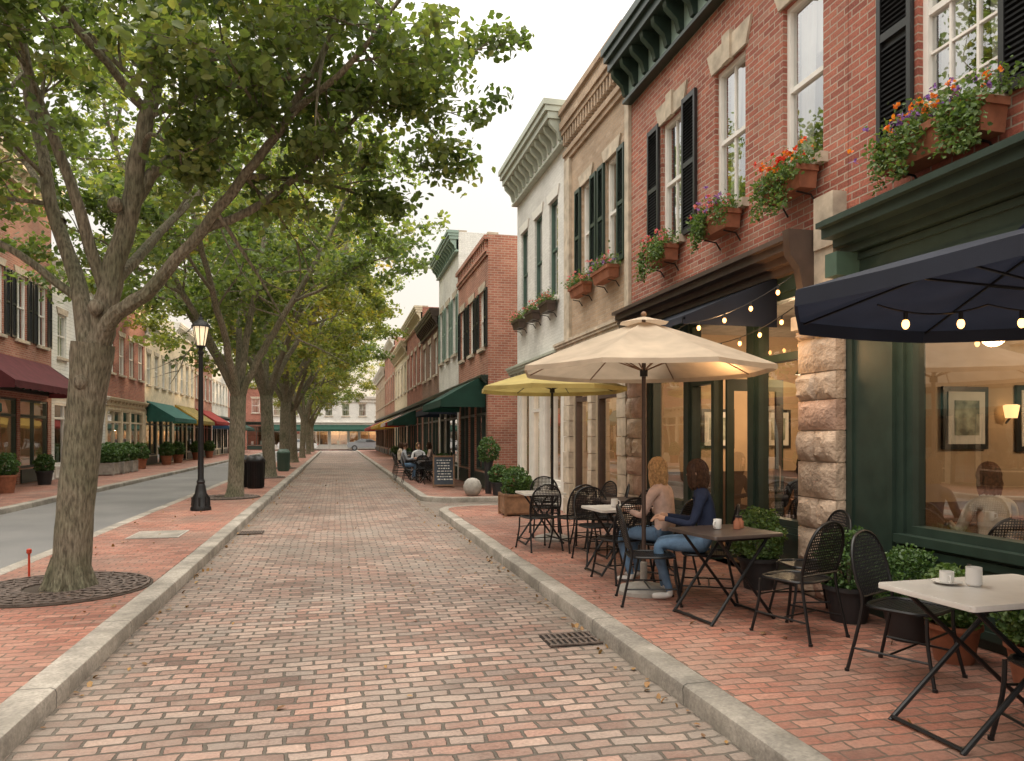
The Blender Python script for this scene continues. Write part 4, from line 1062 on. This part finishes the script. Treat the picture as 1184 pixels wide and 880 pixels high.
mug(3.24, 5.85, TZ, .036, .085); bottle(3.40, 5.8, TZ, 'terra', .03, .10); bottle(3.47, 5.86, TZ, 'terra', .028, .09)
chair(3.52, 5.12, 20); chair(3.98, 5.62, 80)
chair(3.42, 6.40, 62); chair(3.32, 7.1, 40)
chair(2.86, 6.42, -105)
table(3.12, 7.95, .62, .62, 'ttop', 4); mug(3.1, 7.95, TZ)
chair(3.0, 7.5, 10); chair(3.5, 8.2, 120); chair(3.15, 8.65, 180)
table(2.9, 10.4, .62, .62, 'ttop', 0); mug(2.95, 10.4, TZ)
chair(3.15, 9.65, 15); chair(3.55, 9.4, 70); chair(3.55, 9.95, 100); chair(3.2, 11.15, 170); chair(2.7, 9.8, 10)
table(3.6, 9.0, .62, .62, 'dtop', 0)
for (x, y) in ((2.9, 26.5), (3.0, 28.6), (3.1, 30.6), (3.0, 24.8)):
    table(x, y, .65, .65, 'dtop'); chair(x-.1, y+.6, 180); chair(x+.55, y, 90); chair(x-.6, y, -90); chair(x, y-.62, 0)

# ------------------------------------------------------------------ plants in pots
def shrub(x, y, z, r, pot='pot', ph=.3, pr=.2, n=1700, kind='round', name='potted_shrub', lf=.035, mat='shrub', hz=1.0):
    o = Obj(name); b = o.p('pot')
    if kind == 'square':
        b.box(-pr, pr, -pr, pr, 0.03, ph, pot)
        for s in (-1, 1):
            for t in (-1, 1): b.box(s*pr-.025, s*pr+.025, t*pr-.025, t*pr+.025, 0, ph+.02, pot)
        for zz in (.06, ph-.04):
            for s in (-1, 1): b.box(-pr+.026, pr-.026, s*pr-.012, s*pr+.012, zz, zz+.045, pot); b.box(s*pr-.012, s*pr+.012, -pr+.026, pr-.026, zz, zz+.045, pot)
        b.box(-pr+.02, pr-.02, -pr+.02, pr-.02, ph, ph+.01, 'soil')
    else:
        b.lathe((0, 0, 0), [(pr*.72, 0), (pr*.95, ph*.88), (pr*1.05, ph*.88), (pr*1.05, ph), (pr*.92, ph), (pr*.9, ph-.04), (.01, ph-.04)], pot, 22)
    b.tube([(0, 0, ph-.05), (0, 0, ph+r*.8)], .02, 'bark', 6)
    p, t = ell_pos((0, 0, ph+r*.75*hz), (r, r, r*hz), n)
    o.raw.append(('foliage', leaf_mesh('shrubleaf', p, lf, mat, t))); o.finish((x, y, z), random.uniform(0, 6) if kind != 'square' else 0)
shrub(4.2, 5.38, WALK, .27, 'pot', .30, .2, 3200, lf=.03)
shrub(4.26, 4.78, WALK, .25, 'pot', .26, .19, 3000, lf=.032)
shrub(4.16, 4.25, WALK, .22, 'terra', .26, .17, 2200, mat='trail', lf=.04)
shrub(4.24, 3.7, WALK, .22, 'terra', .26, .17, 2200, mat='trail', lf=.04)
shrub(4.2, 6.75, WALK, .28, 'pot', .32, .2, 2400, mat='trail', lf=.04)
shrub(3.45, 14.2, WALK, .3, 'wood', .42, .27, 2400, 'square', name='planter_box', lf=.05)
shrub(4.15, 19.0, WALK, .26, 'pot', .35, .2, 1400, lf=.06)
shrub(4.0, 19.6, WALK, .3, 'pot', .9, .12, 1400, lf=.06, hz=1.2)
shrub(4.1, 16.0, WALK, .22, 'terra', .3, .18, 1000, lf=.05)
for i, y in enumerate((32.6, 34.0, 35.4)): shrub(-9.1, y, WALK, .55, 'conc', .5, .42, 2200, 'square', name='planter_box', lf=.09, hz=.8)
shrub(-8.9, 22.9, WALK, .34, 'terra', .5, .3, 1500, lf=.07); shrub(-9.2, 26.6, WALK, .3, 'pot', .45, .25, 1500, lf=.07)
for y in (38.5, 44, 47, 53, 58): shrub(-9.2, y, WALK, .42, 'terra', .5, .3, 1300, lf=.1)
for y in (27.3, 33, 41, 50): shrub(3.8, y, WALK, .3, 'pot', .4, .2, 1000, lf=.07)

# ------------------------------------------------------------------ people
def skin_grow(verts, edges, radii, root=0, lv=2):
    me = bpy.data.meshes.new('tmp'); me.from_pydata(verts, edges, [])
    ob = bpy.data.objects.new('tmp', me); scene.collection.objects.link(ob)
    ob.modifiers.new('s', 'SKIN')
    sv = me.skin_vertices[0].data
    for i, r in enumerate(radii):
        sv[i].radius = r if isinstance(r, tuple) else (r, r); sv[i].use_root = (i == root)
    sub = ob.modifiers.new('u', 'SUBSURF'); sub.levels = lv; sub.render_levels = lv
    bpy.context.view_layer.update()
    dg = bpy.context.evaluated_depsgraph_get(); ev = ob.evaluated_get(dg); m2 = ev.to_mesh()
    vs = [v.co.copy() for v in m2.vertices]; fs = [tuple(p.vertices) for p in m2.polygons]
    ev.to_mesh_clear(); bpy.data.objects.remove(ob); bpy.data.meshes.remove(me)
    return vs, fs
def person(loc, deg, top, pants, hair, hairlen=.25, pose='table', head_turn=0.0, lean=.04, name='seated_woman', sleeves='long', male=False):
    o = Obj(name); b = o.p()
    J = {}; Rr = {}
    def j(n, p, r): J[n] = Vector(p); Rr[n] = r
    sh = .185 if male else .165
    j('pel', (0, -.02, .55), (.155, .12)); j('sp', (0, -.03+lean*.2, .70), (.125, .10)); j('ch', (0, -.02+lean*.7, .87), (.145, .105)); j('nb', (0, lean, 1.0), (.10, .075)); j('nk', (0, lean+.01, 1.075), .047); j('hd', (0, lean+.03, 1.14), .05)
    for s, n in ((-1, 'L'), (1, 'R')):
        j('hip'+n, (s*.085, .03, .53), .09); j('kn'+n, (s*(.12), .44, .53), .062); j('cf'+n, (s*.12, .42, .36), .055); j('an'+n, (s*.12, .40 if s > 0 else .33, .09), .036); j('he'+n, (s*.12, (.39 if s > 0 else .32), .045), .036); j('to'+n, (s*.13, (.57 if s > 0 else .50), .03), .030)
        j('sh'+n, (s*sh, lean, .975), .055)
        j('el'+n, (s*(sh+.065), lean+.08, .73), .042)
        if pose == 'table': j('wr'+n, (s*.15, lean+.33, .775), .026); j('pa'+n, (s*.12, lean+.40, .775), (.036, .017))
        else: j('wr'+n, (s*.13, lean+.30, .62), .026); j('pa'+n, (s*.10, lean+.37, .61), (.036, .017))
    E = [('pel','sp','T'),('sp','ch','T'),('ch','nb','T'),('nb','nk','S'),('nk','hd','S')]
    for n in 'LR': E += [('pel','hip'+n,'P'),('hip'+n,'kn'+n,'P'),('kn'+n,'cf'+n,'P'),('cf'+n,'an'+n,'P'),('an'+n,'he'+n,'F'),('he'+n,'to'+n,'F'),('nb','sh'+n,'T'),('sh'+n,'el'+n,'T'),('el'+n,'wr'+n,'T' if sleeves == 'long' else 'S'),('wr'+n,'pa'+n,'S')]
    names = list(J); idx = {n: i for i, n in enumerate(names)}
    vs, fs = skin_grow([J[n] for n in names], [(idx[a], idx[c]) for a, c, _ in E], [Rr[n] for n in names], 0)
    mt = {'T': top, 'S': 'skin', 'P': pants, 'F': 'shoe'}
    off = len(b.v); b.v.extend([tuple(v) for v in vs])
    for f in fs:
        c = sum((vs[i] for i in f), Vector())/len(f); best = None
        for a, d, l in E:
            A, D = J[a], J[d]; t = max(0, min(1, (c-A).dot(D-A)/(D-A).length_squared)); ra = Rr[a] if not isinstance(Rr[a], tuple) else Rr[a][0]; rd = Rr[d] if not isinstance(Rr[d], tuple) else Rr[d][0]
            ds = (c-(A+(D-A)*t)).length/(ra+(rd-ra)*t)
            if best is None or ds < best[0]: best = (ds, l, t, a)
        l = best[1]
        if l == 'P' and best[3] == 'pel' and c.z > .60: l = 'T'
        b.f.append(tuple(i+off for i in f)); b.m.append(b.mi(mt[l]))
    for s, n in ((-1, 'L'), (1, 'R')):
        p = J['pa'+n]; fw = Vector((-s*.12, .95, -.12)).normalized(); sd = Vector((s, .1, 0)).normalized()
        for k, L in enumerate((.062, .075, .08, .072)):
            q = p-fw*.01+sd*(-.028+.019*(3-k)*1.0)
            b.tube([q, q+fw*L*.45+Vector((0, 0, .004)), q+fw*L*.8+Vector((0, 0, -.01)), q+fw*L+Vector((0, 0, -.026))], [.0095, .009, .008, .006], 'skin', 7)
        q = p-fw*.045-sd*.02
        b.tube([q, q-sd*.025+fw*.025, q-sd*.032+fw*.055], [.011, .010, .007], 'skin', 7)
    hc = Vector((0, lean+.035, 1.215)); rot = Matrix.Rotation(R(head_turn), 3, 'Z') @ Matrix.Rotation(R(-8), 3, 'X')
    seg, ring = 28, 20; hv = []
    def hp(x, y, z):
        sx, sy, sz = .073, .09, .108
        if z < 0: sx *= 1-.32*(-z)**1.3; sy *= (1-.12*(-z)) if y > 0 else (1-.3*(-z))
        yy = y*sy
        if y > 0:
            yy += .024*math.exp(-((x/.14)**2+((z+.18)/.16)**2))
            yy += .007*math.exp(-((x/.3)**2+((z+.52)/.1)**2))
            yy -= .010*(math.exp(-(((abs(x)-.38)/.17)**2+((z-.02)/.13)**2)))
            yy += .005*math.exp(-((x/.6)**2+((z-.22)/.1)**2))
            yy += .006*math.exp(-((x/.25)**2+((z+.85)/.15)**2))
        return Vector((x*sx, yy, z*sz))
    for i in range(ring+1):
        th = math.pi*i/ring
        for k in range(seg):
            ph = 2*math.pi*k/seg; hv.append(hc+rot@hp(math.sin(th)*math.cos(ph), math.sin(th)*math.sin(ph), math.cos(th)))
    b.add(hv, [(i*seg+k, (i+1)*seg+k, (i+1)*seg+(k+1) % seg, i*seg+(k+1) % seg) for i in range(ring) for k in range(seg)], 'skin')
    for s in (-1, 1):
        b.ball(hc+rot@Vector((s*.028, .072, .004)), .0115, 'ceramic', 10, 8); b.ball(hc+rot@Vector((s*.028, .081, .004)), .0055, 'eye', 8, 6)
        b.ball(hc+rot@Vector((s*.073, -.004, -.004)), (.008, .018, .028), 'skin', 8, 8)
        b.tube([hc+rot@Vector((s*.013, .088, .022)), hc+rot@Vector((s*.03, .084, .028)), hc+rot@Vector((s*.045, .072, .022))], .003, hair, 5)
    b.tube([hc+rot@Vector((x, .085-abs(x)*.25, -.055)) for x in (-.022, -.008, 0, .008, .022)], [.002, .0045, .0045, .0045, .002], 'lip', 6)
    hv = []
    for i in range(ring+1):
        th = math.pi*i/ring
        for k in range(seg):
            ph = 2*math.pi*k/seg; x, y, z = math.sin(th)*math.cos(ph), math.sin(th)*math.sin(ph), math.cos(th)
            inside = (y > .25 and z < .55+.1*x) or (z < -.35)
            q = hp(x, y, z)*(1.12 if not inside else .90); hv.append(hc+rot@q)
    b.add(hv, [(i*seg+k, (i+1)*seg+k, (i+1)*seg+(k+1) % seg, i*seg+(k+1) % seg) for i in range(ring) for k in range(seg)], hair)
    nl = 170 if hairlen > .1 else 60
    for k in range(nl):
        ph = R(random.uniform(35 if hairlen > .1 else 45, 325 if hairlen > .1 else 315)) + math.pi/2
        pts = []; lay = random.uniform(1.05, 1.16); th0 = random.uniform(5, 45); ph0 = ph+random.uniform(-.15, .15)
        for th in np.linspace(th0, 100, 6):
            t = R(th); x, y, z = math.sin(t)*math.cos(ph0), math.sin(t)*math.sin(ph0), math.cos(t); pts.append(hc+rot@(hp(x, y, z)*lay))
        if hairlen > .1:
            L = hairlen*random.uniform(.8, 1.05); e = pts[-1]; out = (e-hc); out.z = 0; out = out.normalized(); w = random.uniform(-.012, .012)
            for q in (.3, .6, .85, 1.0):
                pts.append(e+Vector((w*math.sin(q*5), -.01*q, -L*q))-out*(.018*q)+out*.012*math.sin(q*3))
        n = len(pts); b.tube(pts, [random.uniform(.006, .009)*(1 if i < n-2 else (.7 if i == n-2 else .25)) for i in range(n)], hair, 5, True)
    return o.finish(loc, R(deg))
person((3.42, 6.40, WALK), 62, 'navy_shirt', 'jeans', 'brunette', .15, head_turn=-10)
person((3.32, 7.1, WALK), 35, 'cream_sweater', 'jeans', 'blonde', .20, head_turn=-5)
person((5.35, 7.6, WALK), -25, 'dark_pants', 'dark_pants', 'brunette', .16)
person((5.35, 5.05, WALK), -15, 'beige_sweater', 'jeans', 'auburn', .15)
chair(5.35, 7.6, -25); chair(5.35, 5.05, -15)
person((3.0-.1, 26.5+.6, WALK), 180, 'white_shirt', 'dark_pants', 'brunette', .05, name='seated_man', male=True)
person((2.9-.6, 26.5, WALK), -90, 'grey_shirt', 'jeans', 'brunette', .05, name='seated_man', male=True)
person((3.0, 28.6-.62, WALK), 0, 'navy_shirt', 'dark_pants', 'blonde', .14)
person((3.1-.6, 30.6, WALK), -90, 'beige_sweater', 'dark_pants', 'brunette', .14)
person((3.55, 28.6, WALK), 90, 'cream_sweater', 'jeans', 'brunette', .14)

# ------------------------------------------------------------------ world, sun, camera
w = bpy.data.worlds.new('World'); scene.world = w; w.use_nodes = True; nt = w.node_tree
for n in list(nt.nodes): nt.nodes.remove(n)
out = N(nt, 'ShaderNodeOutputWorld'); sky = N(nt, 'ShaderNodeTexSky', sky_type='NISHITA'); sky.sun_disc = False
S = Vector((.62, .78, math.tan(R(13)))).normalized()
sky.sun_elevation = R(13); sky.sun_rotation = math.atan2(.62, .78); sky.dust_density = 2.5
b1 = N(nt, 'ShaderNodeBackground'); b1.inputs[1].default_value = .1; nt.links.new(sky.outputs[0], b1.inputs[0])
tc = N(nt, 'ShaderNodeTexCoord'); sp = N(nt, 'ShaderNodeSeparateXYZ'); nt.links.new(tc.outputs['Generated'], sp.inputs[0])
K = 9.0   # bright overcast veil: dim and peachy at the horizon, several times brighter overhead
g_ = lambda r, g, b, s: (r*s/K, g*s/K, b*s/K)
cc = ramp(nt, sp.outputs[2], [(0, g_(1.0,.80,.58,1.12)), (.13, g_(1.0,.90,.77,1.12)), (.36, g_(1.0,.97,.92,1.2)), (.55, g_(1,.955,.88,2.1)), (.8, g_(1,.93,.82,5.4)), (1.0, g_(1,.925,.81,8.2))])
cn = noise(nt, tc.outputs['Generated'], 2.0, 4)
cc = mixc(nt, cc, ramp(nt, cn, [(.3, (.93,.94,.96)), (.7, (1,1,1))]), 1.0, 'MULTIPLY')
b2 = N(nt, 'ShaderNodeBackground'); b2.inputs[1].default_value = K; nt.links.new(cc, b2.inputs[0])
mx = N(nt, 'ShaderNodeMixShader'); mx.inputs[0].default_value = .87
nt.links.new(b1.outputs[0], mx.inputs[1]); nt.links.new(b2.outputs[0], mx.inputs[2]); nt.links.new(mx.outputs[0], out.inputs[0])
sl = bpy.data.lights.new('sun', 'SUN'); sl.energy = 4.2; sl.angle = R(3); sl.color = (1, .70, .40)
so = link('sun', sl); so.rotation_euler = S.to_track_quat('Z', 'Y').to_euler(); so.location = (30, 40, 30)

cd = bpy.data.cameras.new('camera'); cam = link('camera', cd); scene.camera = cam
cam.location = (0, 0, 1.67); cam.rotation_euler = (R(90), 0, -R(YAW))
cd.sensor_width = 36; cd.lens = 850/1184*36; cd.shift_y = 65/1184; cd.clip_end = 3000; cd.clip_start = .05
scene.view_settings.view_transform = 'Standard'; scene.view_settings.look = 'None'; scene.view_settings.exposure = 0
